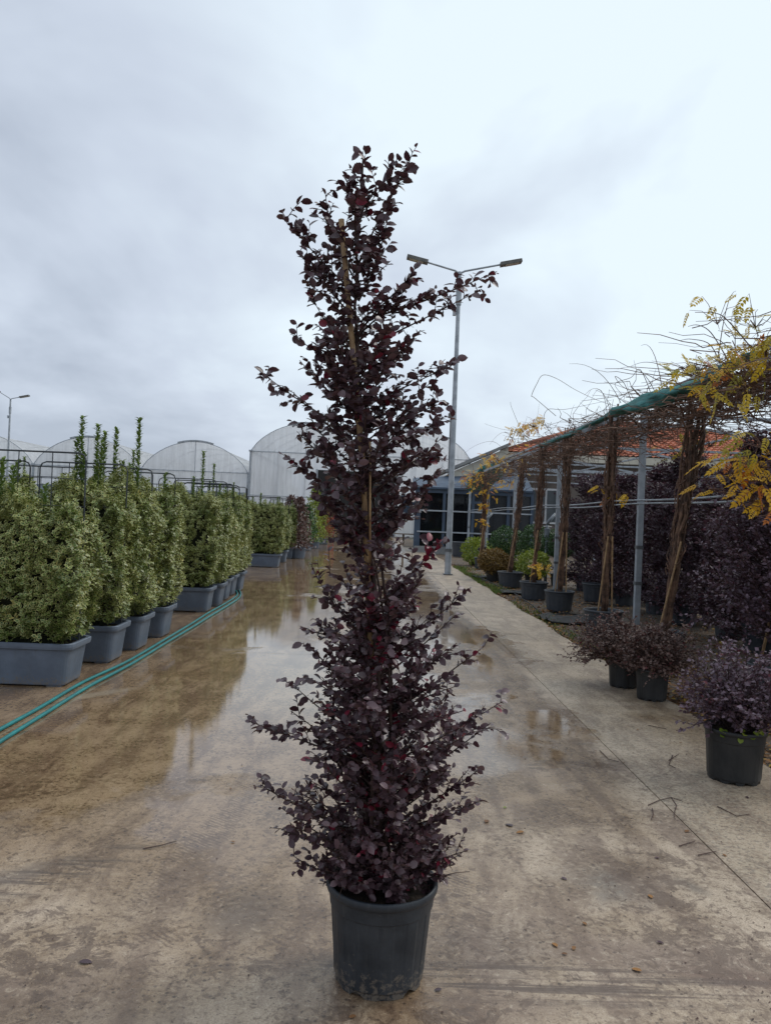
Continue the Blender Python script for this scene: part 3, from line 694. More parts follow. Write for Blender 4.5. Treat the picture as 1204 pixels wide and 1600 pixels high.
mb = MB(); mb.bar((q2.x, 44, q2.z - 1.2), (q2.x - .5, 44, q2.z - 1.1), .05, .05); mb.build('bracket', M['darksteel'], t)

# ------------------------------------------------------------------ pergola
PX = 4.16; PYS = [6.6, 11.9, 17.2, 22.5, 27.8, 33.0]; EZ = 3.40; PX2 = 9.6
perg = thing('pergola', 'galvanised steel pergola frame carrying bare vines and a rolled green net', 'pergola', (PX, 11.9, 0))
for y in PYS:
    for x in (PX, PX2):
        mb = MB(); mb.box((x, y, EZ / 2 - .02), (.085, .085, EZ)); o_ = mb.build('post', M['galv'], perg)
        if x == PX:
            for zb_ in (.62, 1.18):
                mb = MB(); mb.box((x, y, zb_), (.105, .105, .05)); mb.build('clamp', M['darksteel'], o_)
    mb = MB(); mb.bar((PX - .95, y, EZ - .46), (PX + .02, y, EZ - .03), .05, .06); mb.bar((PX, y, EZ + .03), ((PX + PX2) / 2, y, EZ + .42), .05, .06); mb.bar(((PX + PX2) / 2, y, EZ + .42), (PX2, y, EZ + .03), .05, .06)
    mb.build('rafter', M['galv'], perg)
    mb = MB(); mb.bar((PX, y, EZ - .16), (PX2, y, EZ - .16), .05, .05); mb.build('tie_beam', M['galv'], perg)
for x, z in ((PX, EZ + .07), (PX + 1.35, EZ + .24), ((PX + PX2) / 2, EZ + .47), (PX2 - 1.35, EZ + .24), (PX2, EZ + .07)):
    mb = MB(); mb.bar((x, PYS[0] - 1.6, z), (x, PYS[-1] + .2, z), .05, .05); mb.build('purlin', M['galv'], perg)
for k, (z, x) in enumerate(((1.90, PX - .07), (1.84, PX - .07))):
    mb = MB(); mb.tube([(x, y, z + .015 * math.sin(y * 1.1 + k)) for y in np.linspace(6, 33, 28)], .013, n=6); mb.build('rail', M['galv'], perg, smooth=True)

# shade net rolled along the eave, with a sagging bunch at the far end
def net(name, label, pts, rad, mat, seed, group=None):
    rr = random.Random(seed); mb = MB(); n = 14; vs_ = []
    for i, p in enumerate(pts):
        for j in range(n):
            a = 2 * math.pi * j / n
            r = rad[i] * (1 + .30 * math.sin(3 * a + i * .7) * rr.uniform(.5, 1) + .2 * rr.uniform(-1, 1))
            vs_.append((p[0] + math.cos(a) * r * 1.35, p[1], p[2] + math.sin(a) * r * .72 + math.cos(a) * r * .45))
    m = len(pts); fs = [(i * n + j, i * n + (j + 1) % n, (i + 1) * n + (j + 1) % n, (i + 1) * n + j) for i in range(m - 1) for j in range(n)]
    fs += [tuple(range(n - 1, -1, -1)), tuple((m - 1) * n + j for j in range(n))]
    mb.add(vs_, fs); o_ = mb.build(name, mat, smooth=True, loc=pts[m // 2]); tag(o_, label, 'shade net', group); return o_
ys_ = np.linspace(6.8, 15.6, 46)
net('shade_net', 'long teal green shade net rolled along the pergola eave', [(3.36 + .04 * math.sin(y * 1.7), y, 3.06 + .03 * math.sin(y * 1.18 + 1)) for y in ys_],
    [.055 + .075 * max(0, math.sin((y - 7) * .75)) for y in ys_], M['net'], 3)
c0 = P(800, 728, 27.0)
ys_ = np.linspace(26.0, 29.2, 22)
net('shade_net', 'teal green shade net bunched and sagging at the far pergola end', [(c0.x - .95 + (y - 26) * .06, y, c0.z - .16 - .32 * math.sin((y - 26) / 3.2 * math.pi)) for y in ys_],
    [.20 + .22 * math.sin((y - 26) / 3.2 * math.pi) for y in ys_], M['net'], 5)

# ------------------------------------------------------------------ pots
def make_pot(parent, r, h, mat, loc, ribs=16, taper=.80, seg=64):
    """nursery pot: footed base, tapered ribbed body, stepped collar and rolled rim; soil inside"""
    def rf(i, j, a):
        k = 1.0; dz = 0.0
        if 2 <= i <= 5 and (j * ribs * 2 // seg) % 2: k = 0.985
        if i == 0 and (j * 20 // seg) % 2: dz = .018
        return k, dz
    rb = r * taper; mb = MB(); rr = lambda z: rb + (r * .955 - rb) * z / h
    prof = [(rb * .985, 0), (rb * .985, h * .055), (rr(h * .07) * 1.01, h * .075), (rr(h * .30), h * .30), (rr(h * .6), h * .6), (rr(h * .76), h * .76), (rr(h * .78) * 1.018, h * .775), (rr(h * .92) * 1.018, h * .915)]
    mb.lathe(prof, seg, loc, rf); body = mb.build('pot', mat, parent, smooth=False)
    mb = MB(); mb.lathe([(r * .96, h * .905), (r * 1.0, h * .915), (r * 1.015, h * .945), (r * 1.01, h * .985), (r * .985, h), (r * .95, h * .985), (r * .925, h * .90), (r * .90, h * .72)], seg, loc, cap0=False); mb.build('rim', mat, body, smooth=True)
    mb = MB(); rs = random.Random(int(r * 1000)); n = 24
    vs_ = [Vector(loc) + Vector((0, 0, h * .86))] + [Vector(loc) + Vector((math.cos(a) * r * f, math.sin(a) * r * f, h * .85 + rs.uniform(-.012, .015))) for f in (.45, .92) for a in [2 * math.pi * k / n for k in range(n)]]
    fs = [(0, 1 + k, 1 + (k + 1) % n) for k in range(n)] + [(1 + k, 1 + n + k, 1 + n + (k + 1) % n, 1 + (k + 1) % n) for k in range(n)]
    mb.add(vs_, fs); mb.build('soil', M['soil'], body, smooth=True)
    return body

# ------------------------------------------------------------------ climbing vines in pots
def wig(p, q_, n, amp, rr):
    p, q_ = Vector(p), Vector(q_); o = Vector((0, 0, 0)); res = []
    for i in range(n):
        t_ = i / (n - 1); o = o * .6 + Vector((rr.gauss(0, amp), rr.gauss(0, amp), rr.gauss(0, amp * .6)))
        res.append(p.lerp(q_, t_) + o * math.sin(math.pi * min(1, t_ * 1.1 + .05)))
    return res
def vine(label, x, y, lean, yspan, seed, pot=True, dens=1.0, potr=.24, poth=.36, yellow=0, width=.13, tubes=16, group='vines climbing the pergola'):
    rr = random.Random(seed); t = thing('climbing_vine', label, 'vine', (x, y, 0), group)
    z0 = -.03
    if pot: make_pot(t, potr, poth, M['pot_grey'], (x, y, z0))
    width *= .62; tubes = max(9, int(tubes * .75)); topx, topz = x + lean, 2.98
    mb = MB()
    for k in range(tubes):
        a = rr.uniform(0, 6.28); rb = width * rr.uniform(.2, .9); rb *= .6; b0 = Vector((x + math.cos(a) * rb, y + math.sin(a) * rb, z0 + poth * .8))
        n = 14; tw = rr.uniform(-2.5, 2.5); pts = []
        zt_ = topz + rr.uniform(-.5, .25)
        ph = rr.uniform(0, 6)
        for i in range(n):
            f = i / (n - 1); rad = width * (0.30 + .80 * f ** 1.2) * (0.35 + .65 * ((k * 37 % 17) / 17)); an = a + tw * f + .5 * math.sin(f * 7 + ph)
            pts.append(Vector((x + lean * f + math.cos(an) * rad + rr.gauss(0, .012), y + math.sin(an) * rad, b0.z + (zt_ - b0.z) * f)))
        mb.tube(pts, rr.uniform(.013, .032), rr.uniform(.007, .016), n=5)
    mb.build('trunk', M['vinebark'], t, smooth=True)
    mb = MB()            # shaggy runners hugging the trunk
    for k in range(int(120 * dens)):
        f0 = rr.uniform(.12, .98) ** .7; f1 = f0 + rr.uniform(.06, .2); a = rr.uniform(0, 6.28); w1 = width * rr.uniform(.5, 1.3) * (.35 + .75 * f0)
        p = Vector((x + lean * f0 + math.cos(a) * w1, y + math.sin(a) * w1, z0 + poth + (topz - poth) * f0)); a += rr.uniform(-1.2, 1.2); w1 = width * rr.uniform(.5, 1.7) * (.35 + .75 * f1)
        q_ = Vector((x + lean * f1 + math.cos(a) * w1, y + math.sin(a) * w1, z0 + poth + (topz - poth) * f1 - rr.uniform(0, .25)))
        mb.tube(wig(p, q_, 6, .025, rr), rr.uniform(.004, .012), .003, n=3, cap=False)
    mb.build('runner', M['vinetwig'], t, kind='stuff')
    for sg in ((-1, 1) if seed in (13, 14) else (-1,)):   # pale canes tied in
        mb = MB(); mb.tube([(x + sg * .10, y - .06, z0 + poth * .7), (x + sg * .03 + lean * .5, y - .1, 1.35)], .011, n=6); mb.build('stake', M['bamboo'], t)
    mb = MB()            # crown tangled over eave and roof
    ya, yb = yspan
    for k in range(int(165 * dens)):
        yy = rr.uniform(ya, yb); f = rr.random() ** .8
        px_ = 3.05 + f * 1.25; pz_ = 2.80 + f * .52 + rr.uniform(-.30, .10)
        p = Vector((px_, yy, pz_)); L_ = rr.uniform(.35, 1.3)
        d = Vector((rr.gauss(.15, .5), rr.gauss(0, .9), rr.gauss(-.03, .13))).normalized() * L_
        mb.tube(wig(p, p + d, 8, .07, rr), rr.uniform(.004, .012), .002, n=3, cap=False)
    for k in range(int(32 * dens)):   # over the flat roof
        p = Vector((rr.uniform(4.1, 7.5), rr.uniform(ya, yb), 3.5 + rr.uniform(-.1, .25)))
        d = Vector((rr.gauss(0, 1), rr.gauss(0, 1), rr.gauss(0, .12))).normalized() * rr.uniform(.6, 2.0)
        mb.tube(wig(p, p + d, 8, .10, rr), rr.uniform(.004, .013), .003, n=3, cap=False)
    for k in range(int(26 * dens)):   # hanging ends
        f = rr.random(); p = Vector((3.0 + f * 1.3, rr.uniform(ya, yb), 2.85 + f * .5)); d = Vector((rr.gauss(0, .15), rr.gauss(0, .2), -rr.uniform(.2, .75)))
        mb.tube(wig(p, p + d, 7, .05, rr), rr.uniform(.003, .007), .0015, n=3, cap=False)
    for k in range(int(3 * min(dens, 1.2))):   # whips arching against the sky
        p = Vector((3.2 + rr.random(), rr.uniform(ya, yb), 3.2)); d = Vector((rr.gauss(-.25, .5), rr.gauss(-.2, .7), 0)).normalized() * rr.uniform(.4, 1.1)
        mb.tube(bez(p, p + d * .4 + Vector((0, 0, rr.uniform(.4, .9))), p + d + Vector((0, 0, rr.uniform(-.1, .6))), 9), .006, .0018, n=3, cap=False)
    mb.build('crown', M['vinetwig'], t, kind='stuff')
    if yellow:
        pos, xd, nd, L_ = [], [], [], []
        for k in range(yellow):
            yy = rr.uniform(ya, yb); f = rr.random(); pos.append((3.05 + f * 1.2, yy, 2.85 + f * .65 + rr.uniform(-.25, .25)))
            xd.append((rr.gauss(-.4, .8), rr.gauss(-.3, .8), rr.gauss(-.3, .5))); nd.append((rr.gauss(0, .4), rr.gauss(-.5, .4), 1)); L_.append(rr.uniform(.09, .17))
        leaves('leaf_cluster', 'pinnate', pos, xd, nd, np.array(L_), np.array(L_), M['leaf_yellow'], t, smooth=False)
    return t
def yclump(parent, spots, mat, seed):
    """sprays of pinnate yellow leaves at places read from the photograph"""
    rr = random.Random(seed); pos, xd, nd, L_ = [], [], [], []; mb = MB()
    for (px, py, Y, spread, n) in spots:
        c = P(px, py, Y); sp_ = spread / FPX * Y
        for k in range(int(n * 1.5)):
            o = Vector((rr.gauss(0, sp_), rr.gauss(0, .2), rr.gauss(0, sp_ * .7)))
            o = Vector((max(-1.5 * sp_, min(1.5 * sp_, o.x)), o.y, max(-sp_, min(sp_, o.z))))
            mb.tube([c + Vector((.05, .05, -.05)), c + o * .5 + Vector((0, 0, .02)), c + o], .0035, .0018, n=3, cap=False)
            pos.append(c + o); xd.append((rr.gauss(-.35, .8), rr.gauss(-.3, .7), rr.gauss(-.45, .5))); nd.append((rr.gauss(0, .4), rr.gauss(-.6, .4), 1)); L_.append(rr.uniform(.10, .19))
        for k in range(max(2, n // 6)):
            o = Vector((rr.gauss(0, sp_), rr.gauss(0, .15), rr.gauss(0, sp_ * .7))); mb.tube(wig(c + o, c - o * .8 + Vector((.2, .1, -.1)), 6, .03, rr), .005, .002, n=3, cap=False)
    mb.build('leafy_twig', M['vinetwig'], parent, kind='stuff')
    return leaves('leaf_spray', 'pinnate', pos, xd, nd, np.array(L_), np.array(L_), mat, parent, smooth=False)
VG = 'vines climbing the pergola'
v0 = vine('thick yellow-leaved vine massed over the pergola above the round purple shrub', 3.75, 6.1, .1, (4.9, 7.6), 11, dens=3.0, yellow=26, width=.16)
v1_ = vine('thick leaning vine trunk bundle behind the low bronze bushes', 3.36, 8.7, .30, (7.2, 9.8), 12, dens=1.3, width=.15, tubes=22)
v2_ = vine('vine with pale crossed canes in pot beside the dark shrub pot', 3.26, 10.65, .05, (9.5, 12.2), 13, dens=1.15, potr=.27)
v3_ = vine('vine with twin pale canes in pot behind the grey pipe riser', 3.32, 13.4, .06, (11.9, 14.5), 14, dens=1.1, potr=.26)
v4_ = vine('vine with yellow sprig above its pot between two potted vines', 3.25, 15.2, .10, (14.2, 16.8), 15, dens=1.0, potr=.28)
v5_ = vine('slender shaggy vine in pot beside the brown round bush', 3.27, 17.9, .22, (16.5, 20.5), 16, dens=1.0, potr=.30, yellow=10)
v6_ = vine('vine with yellowing trunk near the far pergola end', 3.50, 24.2, .05, (21, 27.5), 17, dens=.9, yellow=60, width=.17, pot=True)
yclump(v0, [(1150, 590, 6.2, 40, 26), (1190, 545, 6.0, 25, 16), (1115, 495, 6.4, 22, 5), (1175, 500, 6.2, 25, 7), (1085, 572, 6.9, 16, 10), (1190, 690, 5.6, 22, 8)], M['leaf_olive'], 31)
yclump(v0, [(1130, 735, 6.0, 24, 8), (1180, 720, 5.8, 22, 12), (1110, 758, 6.2, 8, 2), (1170, 775, 5.9, 16, 5), (1195, 790, 5.7, 14, 4), (1140, 560, 6.3, 25, 14), (1100, 600, 7, 10, 4), (1185, 745, 5.7, 16, 8)], M['leaf_yellow'], 32)
yclump(v1_, [(1105, 690, 9.0, 18, 8), (1070, 575, 8.6, 14, 8), (1055, 705, 9.4, 14, 4)], M['leaf_olive'], 33)
yclump(v2_, [(940, 762, 10.6, 4, 3), (968, 772, 10.5, 6, 5)], M['leaf_yellow'], 34)
yclump(v4_, [(848, 888, 15.0, 8, 12), (846, 660, 15.0, 10, 5)], M['leaf_yellow'], 35)
yclump(v5_, [(832, 664, 17.0, 9, 24), (808, 672, 17.0, 8, 12), (797, 682, 17.2, 5, 4), (770, 715, 19, 8, 6)], M['leaf_yellow'], 36)
yclump(v6_, [(738, 745, 24, 10, 20), (768, 722, 25, 12, 18), (805, 735, 23, 10, 14), (795, 752, 24, 10, 16), (755, 762, 24, 14, 26), (757, 790, 24, 5, 16), (752, 815, 24, 4, 10), (730, 750, 25, 6, 8)], M['leaf_yellow'], 37)
# long whips seen against the sky, drawn where they arch
def whip(parent, pts, Y, r=.006):
    pp_ = [P(x, y, Y) for x, y in pts]; mb = MB(); fine = []
    for i in range(len(pp_) - 1):
        p0, p1, p2, p3 = pp_[max(i - 1, 0)], pp_[i], pp_[i + 1], pp_[min(i + 2, len(pp_) - 1)]
        for k in range(5):
            t_ = k / 5; fine.append(.5 * ((2 * p1) + (p2 - p0) * t_ + (2 * p0 - 5 * p1 + 4 * p2 - p3) * t_ ** 2 + (3 * p1 - p0 - 3 * p2 + p3) * t_ ** 3))
    mb.tube(fine + [pp_[-1]], r, r * .45, n=4, cap=False); mb.build('whip', M['vinetwig'], parent)
whip(v5_, [(868, 650), (835, 622), (830, 618), (838, 600), (848, 586), (870, 592), (900, 610), (940, 628), (985, 640)], 13.5)
whip(v4_, [(870, 690), (850, 660), (855, 640), (880, 640), (920, 632), (955, 625)], 13.0)
whip(v3_, [(990, 640), (975, 600), (960, 588), (975, 606), (1010, 612)], 11.5)
whip(v1_, [(1130, 585), (1110, 540), (1080, 530), (1062, 532)], 8.0)
whip(v1_, [(1135, 560), (1110, 520), (1090, 508), (1074, 510)], 7.4)
whip(v0, [(1170, 540), (1140, 505), (1120, 490), (1085, 488)], 6.3)
whip(v2_, [(1020, 625), (1000, 578), (985, 590), (960, 600), (975, 620)], 11.0)
whip(v2_, [(1060, 590), (1030, 570), (1005, 566), (985, 572)], 10)
whip(v5_, [(850, 690), (820, 680), (800, 640), (797, 628)], 16)
whip(v6_, [(790, 705), (770, 690), (745, 695), (725, 708)], 22)

# ------------------------------------------------------------------ irrigation risers
def riser(label, x, y, h):
    t = thing('irrigation_riser', label, 'pipe', (x, y, 0), 'irrigation risers on the pergola posts')
    mb = MB(); mb.tube([(x, y, -.05), (x, y, h - .3)], .04, n=8); mb.tube([(x, y, h - .3), (x + .02, y, h - .22), (x + .2, y + .05, h - .02)], .04, n=8); mb.build('pipe', M['pipe'], t, smooth=True)
    mb = MB(); mb.lathe([(.055, h - .62), (.07, h - .60), (.07, h - .40), (.055, h - .38)], 10, (x, y, 0), cap1=True); mb.build('union', M['pipe'], t); mb = MB(); mb.lathe([(.055, .35), (.06, .36), (.06, .48), (.05, .5)], 10, (x, y, 0), cap1=True); mb.build('union', M['pipe'], t)
    mb = MB(); mb.tube([(x + .03, y, .62), (x - .06, y - .03, .64), (x - .2, y - .06, .55)], .075, .05, n=10); mb.build('valve', M['black'], t, smooth=True)
    mb = MB(); mb.tube([(x - .1, y - .02, h - .34), (x + .1, y - .02, h - .34)], .014, n=6); mb.build('valve_handle', M['white'], t)
    return t
g1 = G(866, 918); riser('grey pipe riser with black valve on the post behind the twin-cane vine', g1.x - .02, g1.y + .9, 1.75)
riser('grey pipe riser among the yellow-green shrubs by the conservatory', P(757, 850, 24.6).x, 24.6, 1.75)

# ------------------------------------------------------------------ variegated hedges in troughs
TL, TD, TH = 0.92, 0.50, 0.36         # trough length, depth, height
def trough_shape(t, loc=(0, 0, 0)):
    def ring(l, d, z, cr, n=5):
        pts = []
        for (sx, sy, a0) in ((1, 1, 0), (-1, 1, 90), (-1, -1, 180), (1, -1, 270)):
            for k in range(n):
                a = R(a0 + 90 * k / (n - 1)); pts.append((sx * (l / 2 - cr) + math.cos(a) * cr, sy * (d / 2 - cr) + math.sin(a) * cr, z))
        return pts
    def loft(rings, cap=True):
        mb = MB(); n = len(rings[0]); vs_ = [p for r_ in rings for p in r_]
        fs = [(i * n + j, i * n + (j + 1) % n, (i + 1) * n + (j + 1) % n, (i + 1) * n + j) for i in range(len(rings) - 1) for j in range(n)]
        if cap: fs.append(tuple(range(n - 1, -1, -1)))
        return mb.add(vs_, fs)
    body = loft([ring(TL * .84, TD * .78, .012, .05), ring(TL * .85, TD * .79, .02, .055), ring(TL * .885, TD * .86, TH * .5, .06), ring(TL * .92, TD * .90, TH - .055, .06), ring(TL * .925, TD * .905, TH - .05, .06)]).build('trough', M['trough'], t)
    loft([ring(TL * .93, TD * .91, TH - .058, .06), ring(TL * .99, TD * .985, TH - .05, .07), ring(TL, TD, TH - .03, .07), ring(TL, TD, TH - .006, .07), ring(TL * .985, TD * .97, TH, .065), ring(TL * .92, TD * .87, TH - .004, .05), ring(TL * .90, TD * .83, TH - .06, .045)], cap=False).build('rim', M['trough'], body)
    loft([ring(TL * .92, TD * .86, TH - .045, .05)]).build('soil', M['soil'], body)
    mb = MB()
    for sx in (-1, 1):
        mb.box((sx * TL * .33, 0, .008), (.12, TD * .74, .02))
    mb.build('foot', M['trough'], body)
def hedge_proto(seed, hz=1.50, shoots=(), cream=.5):
    rr = np.random.default_rng(seed); pr = random.Random(seed)
    t = thing('hedge_trough', 'proto', 'hedge', (0, 0, 0)); trough_shape(t)
    hx, hy, z0 = TL / 2 + .015, TD / 2 + .05, TH + .045; hh = hz - z0
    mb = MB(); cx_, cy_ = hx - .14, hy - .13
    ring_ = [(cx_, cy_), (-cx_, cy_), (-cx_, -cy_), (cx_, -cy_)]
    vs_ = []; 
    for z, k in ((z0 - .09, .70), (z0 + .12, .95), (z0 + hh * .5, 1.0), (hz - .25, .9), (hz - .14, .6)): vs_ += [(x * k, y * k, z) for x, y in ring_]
    mb.add(vs_, [(i * 4 + j, i * 4 + (j + 1) % 4, i * 4 + 4 + (j + 1) % 4, i * 4 + 4 + j) for i in range(4) for j in range(4)] + [(3, 2, 1, 0), (16, 17, 18, 19)]); mb.build('inner_shade_core', M['inner'], t)  # solid dark core painted as the shade deep inside the hedge
    N = 3000
    # shoot tips over a lumpy rounded box
    A = np.array([hx * 2 * hh, hx * 2 * hh, hy * 2 * hh, hy * 2 * hh, hx * hy * 4]); fa = rr.choice(5, N, p=A / A.sum())
    u = rr.uniform(-1, 1, N); v = rr.uniform(0, 1, N); w = rr.uniform(-1, 1, N)
    p = np.zeros((N, 3)); n = np.zeros((N, 3))
    for k, (ax, sg) in enumerate(((1, -1), (1, 1), (0, -1), (0, 1))):
        s_ = fa == k
        p[s_, ax] = sg * (hy if ax == 1 else hx); p[s_, 1 - ax] = u[s_] * (hx if ax == 1 else hy); p[s_, 2] = z0 + v[s_] * hh; n[s_, ax] = sg
    s_ = fa == 4; p[s_, 0] = u[s_] * hx; p[s_, 1] = w[s_] * hy; p[s_, 2] = hz; n[s_, 2] = 1
    rad = np.maximum(0, (p[:, 2] - (hz - .18)) / .18); sc = 1 - .16 * rad ** 2
    low = np.clip((z0 + .16 - p[:, 2]) / .16, 0, 1); sc *= 1 - .13 * low
    p[:, 0] *= sc; p[:, 1] *= sc
    lump = np.sin(p[:, 0] * 9 + seed) * np.sin(p[:, 2] * 8 + seed * 2) * .035 + np.sin(p[:, 1] * 11 + p[:, 2] * 5) * .025 + rr.normal(0, .028, N)
    p += n * (lump - .03)[:, None]; p[fa == 4, 2] += rr.normal(0, .04, (fa == 4).sum())
    top = np.clip((p[:, 2] - (hz - .45)) / .45, 0, 1); p[:, 2] += top * (.07 * np.sin(p[:, 0] * 8 + seed) + .05 * np.sin(p[:, 0] * 17 + p[:, 1] * 9 + seed * 3) - .10 * (p[:, 0] / hx) ** 2)
    K = 7
    d = nrm(n * .8 + np.array((0, 0, .75)) + rr.normal(0, .35, (N, 3)))
    r0 = rr.normal(0, 1, (N, 3)); s1_ = nrm(np.cross(d, r0)); s2_ = np.cross(d, s1_)
    pos = []; xd = []; nd = []; L_ = []
    for k in range(K):
        an = k * 2.4 + rr.uniform(-.4, .4, N); rdv = s1_ * np.cos(an)[:, None] + s2_ * np.sin(an)[:, None]
        pos.append(p - d * (.011 * (K - k) - .02)[..., None] if False else p - d * (.011 * (K - k) - .02)); xd.append(rdv + d * rr.uniform(.1, .9, N)[:, None]); nd.append(d - rdv * .3 + rr.normal(0, .2, (N, 3))); L_.append(rr.uniform(.030, .050, N))
    pos = np.concatenate(pos); L_ = np.concatenate(L_)
    pn = np.repeat(rr.random(N)[None, :], K, 0).ravel(); tint = np.stack([np.clip(pn * .7 + rr.random(N * K) * .4, 0, 1), np.clip(np.repeat(rr.random(N)[None, :], K, 0).ravel(), 0, 1)], 1)
    leaves('foliage', 'small', pos, np.concatenate(xd), np.concatenate(nd), L_, L_ * .62, M['leaf_varieg'], t, tint)
    # upright shoots escaping the clipped top
    if shoots:
        mb = MB(); pos, xd, nd, L_ = [], [], [], []
        for (sx, sy, top) in shoots:
            zz0 = hz - .15; n_ = int((top - zz0) / .017)
            mb.tube([(sx, sy, zz0), (sx + pr.uniform(-.02, .02), sy, (zz0 + top) / 2), (sx + pr.uniform(-.02, .02), sy, top)], .006, .003, n=4)
            for k in range(n_):
                z = zz0 + (top - zz0) * k / n_
                for q_ in range(4):
                    a = k * 1.57 + q_ * 2.1 + pr.uniform(-.3, .3); pos.append((sx, sy, z)); xd.append((math.cos(a), math.sin(a), pr.uniform(.3, 1.2))); nd.append((-math.cos(a) * .4, -math.sin(a) * .4, 1)); L_.append(pr.uniform(.04, .068))
        mb.build('shoot_stem', M['leaf_shoot'], t, kind='stuff')
        L_ = np.array(L_); leaves('shoot_foliage', 'small', pos, xd, nd, L_, L_ * .6, M['leaf_shoot'], t)
    return t
def frame(t, x0, x1, zt, y, seed=0, bars=2):
    """bent rod support frame standing in the trough"""
    rr = random.Random(seed); cr = .06
    mb = MB()
    pts = [(x0, y, .3), (x0, y, zt - cr), (x0 + cr * .3, y, zt - cr * .3), (x0 + cr, y, zt), (x1 - cr, y, zt), (x1 - cr * .3, y, zt - cr * .3), (x1, y, zt - cr), (x1, y, .3)]
    mb.tube(pts, .0075, n=6)
    for k in range(bars): 
        xk = x0 + (x1 - x0) * (k + 1) / (bars + 1); mb.tube([(xk, y, .3), (xk, y, zt)], .0045, n=5)
    for z in (zt - .22, zt - .45): mb.tube([(x0, y, z), (x1, y, z)], .003, n=5)
    o_ = mb.build('support_frame', M['rod'], None, smooth=False); o_.parent = t; return o_
hp = [hedge_proto(41, 1.50, ((-.30, .05, 1.86), (-.16, -.06, 1.79), (.05, .1, 1.66))),
      hedge_proto(52, 1.66, ((-.05, .05, 2.36), (-.08, .02, 2.15), (.12, 0, 2.28), (.14, .06, 2.12), (.0, .0, 2.0))),
      hedge_proto(63, 1.72, ((-.1, 0, 2.28), (0, .06, 2.32), (.26, 0, 2.45), (-.2, .06, 1.9), (.1, 0, 1.98)))]
plain = [hedge_proto(74, 1.70, ((-.3, 0, 1.9), (.1, .05, 2.0), (.3, 0, 1.88))), hedge_proto(85, 1.72, ((.22, 0, 2.35), (-.2, .05, 1.78), (.0, 0, 1.70)))]
used = set()
def place_hedge(proto, xr, yf, label, group, zt=None, flip=False, s=1.0):
    """xr = right end of the trough, yf = its front face"""
    if proto.name in used: o = copy_tree(proto)
    else: o = proto; used.add(proto.name)
    o.location = (xr - TL * .47 * s, yf + TD * .40, 0); o.scale = (s, 1, 1)
    if flip: o.rotation_euler.z = math.pi
    tag(o, label, 'hedge', group)
    if zt: frame(o, -TL * .46, TL * .46, zt, 0, bars=2)
    return o
HG1, HG2, HG3 = 'hedge troughs of the near row', 'hedge troughs of the middle row', 'hedge troughs of the far row'
def yb(px, py): return G(px, py)
def pl(i, px, py, label, group, zt, **k):
    p = G(px, py); return place_hedge(i, p.x + .06, p.y, label, group, zt, **k)
lab_mid1 = 'variegated hedge in slate trough between its neighbours in the near row of four'
lab_mid2 = 'variegated hedge in slate trough between its neighbours in the middle row'
lab_far = 'variegated hedge trough of the far row, behind its first long trough'
pl(hp[0], 96, 1074, 'variegated hedge in slate trough at the open end of the near row', HG1, 1.93)
pl(hp[1], 168, 1037, lab_mid1, HG1, 1.90)
pl(hp[2], 211, 1017, lab_mid1, HG1, 1.90)
pl(plain[0], 250, 997, 'variegated hedge in slate trough just before the gap in the row', HG1, 1.90, flip=True)
pl(plain[1], 320, 957, 'variegated hedge in slate trough just after the gap, long side bare', HG2, 1.94)
pl(plain[0], 339, 948, lab_mid2, HG2, 1.94)
pl(hp[0], 350, 938, lab_mid2, HG2, 1.94, flip=True)
pl(plain[0], 360, 931, lab_mid2, HG2, 1.94, flip=True)
pl(plain[1], 373, 924, 'variegated hedge in slate trough where the teal hoses end', HG2, 1.94, flip=True)
pl(plain[0], 433, 887, 'variegated hedge in the first long trough of the far row beyond the cross path', HG3, 1.90, s=1.12)
pl(hp[0], 444, 879, lab_far, HG3, 1.90)
pl(plain[0], 455, 873, lab_far, HG3, 1.90, flip=True)
# second file of hedges behind, showing above the first
for k, (x, y) in enumerate(((-3.75, 7.4), (-3.8, 9.0), (-3.85, 11.6), (-3.85, 13.2), (-3.9, 21.6), (-4.0, 23.4), (-5.2, 9.4), (-5.3, 12.6), (-6.8, 14.5), (-5.2, 22.0), (-8.3, 15.0), (-6.6, 23.5))):
    place_hedge([plain[0], hp[0], plain[1]][k % 3], x + .4, y, 'variegated hedge trough of the back files, only its top and frame showing', 'hedge troughs of the back files', 1.9 if k in (0, 2) else None, flip=bool(k % 2))

# ------------------------------------------------------------------ teal hoses
def hose(label, pts, r=.0135, lift=()):
    g_ = [G(x, y, r) for x, y in pts]; fine = []
    for i in range(len(g_) - 1):
        p0, p1, p2, p3 = g_[max(i - 1, 0)], g_[i], g_[i + 1], g_[min(i + 2, len(g_) - 1)]
        for k in range(8):
            t_ = k / 8; fine.append(.5 * ((2 * p1) + (p2 - p0) * t_ + (2 * p0 - 5 * p1 + 4 * p2 - p3) * t_ ** 2 + (3 * p1 - p0 - 3 * p2 + p3) * t_ ** 3))
    fine.append(g_[-1])
    mb = MB(); mb.tube(fine, r, n=10); o_ = mb.build('garden_hose', M['hose'], smooth=True, loc=g_[len(g_) // 2]); tag(o_, label, 'hose', 'teal hoses along the hedge row'); return o_
hose('teal hose running closest to the hedge troughs', [(-90, 1190), (0, 1140), (62, 1106), (130, 1066), (200, 1033), (258, 999), (300, 974), (325, 958), (350, 944), (366, 934), (371, 928), (368, 922)])
hose('teal hose running on the road side of its twin', [(-80, 1210), (0, 1159), (72, 1114), (140, 1072), (206, 1037), (262, 1003), (304, 978), (328, 963), (353, 948), (370, 937), (376, 929), (373, 920)])

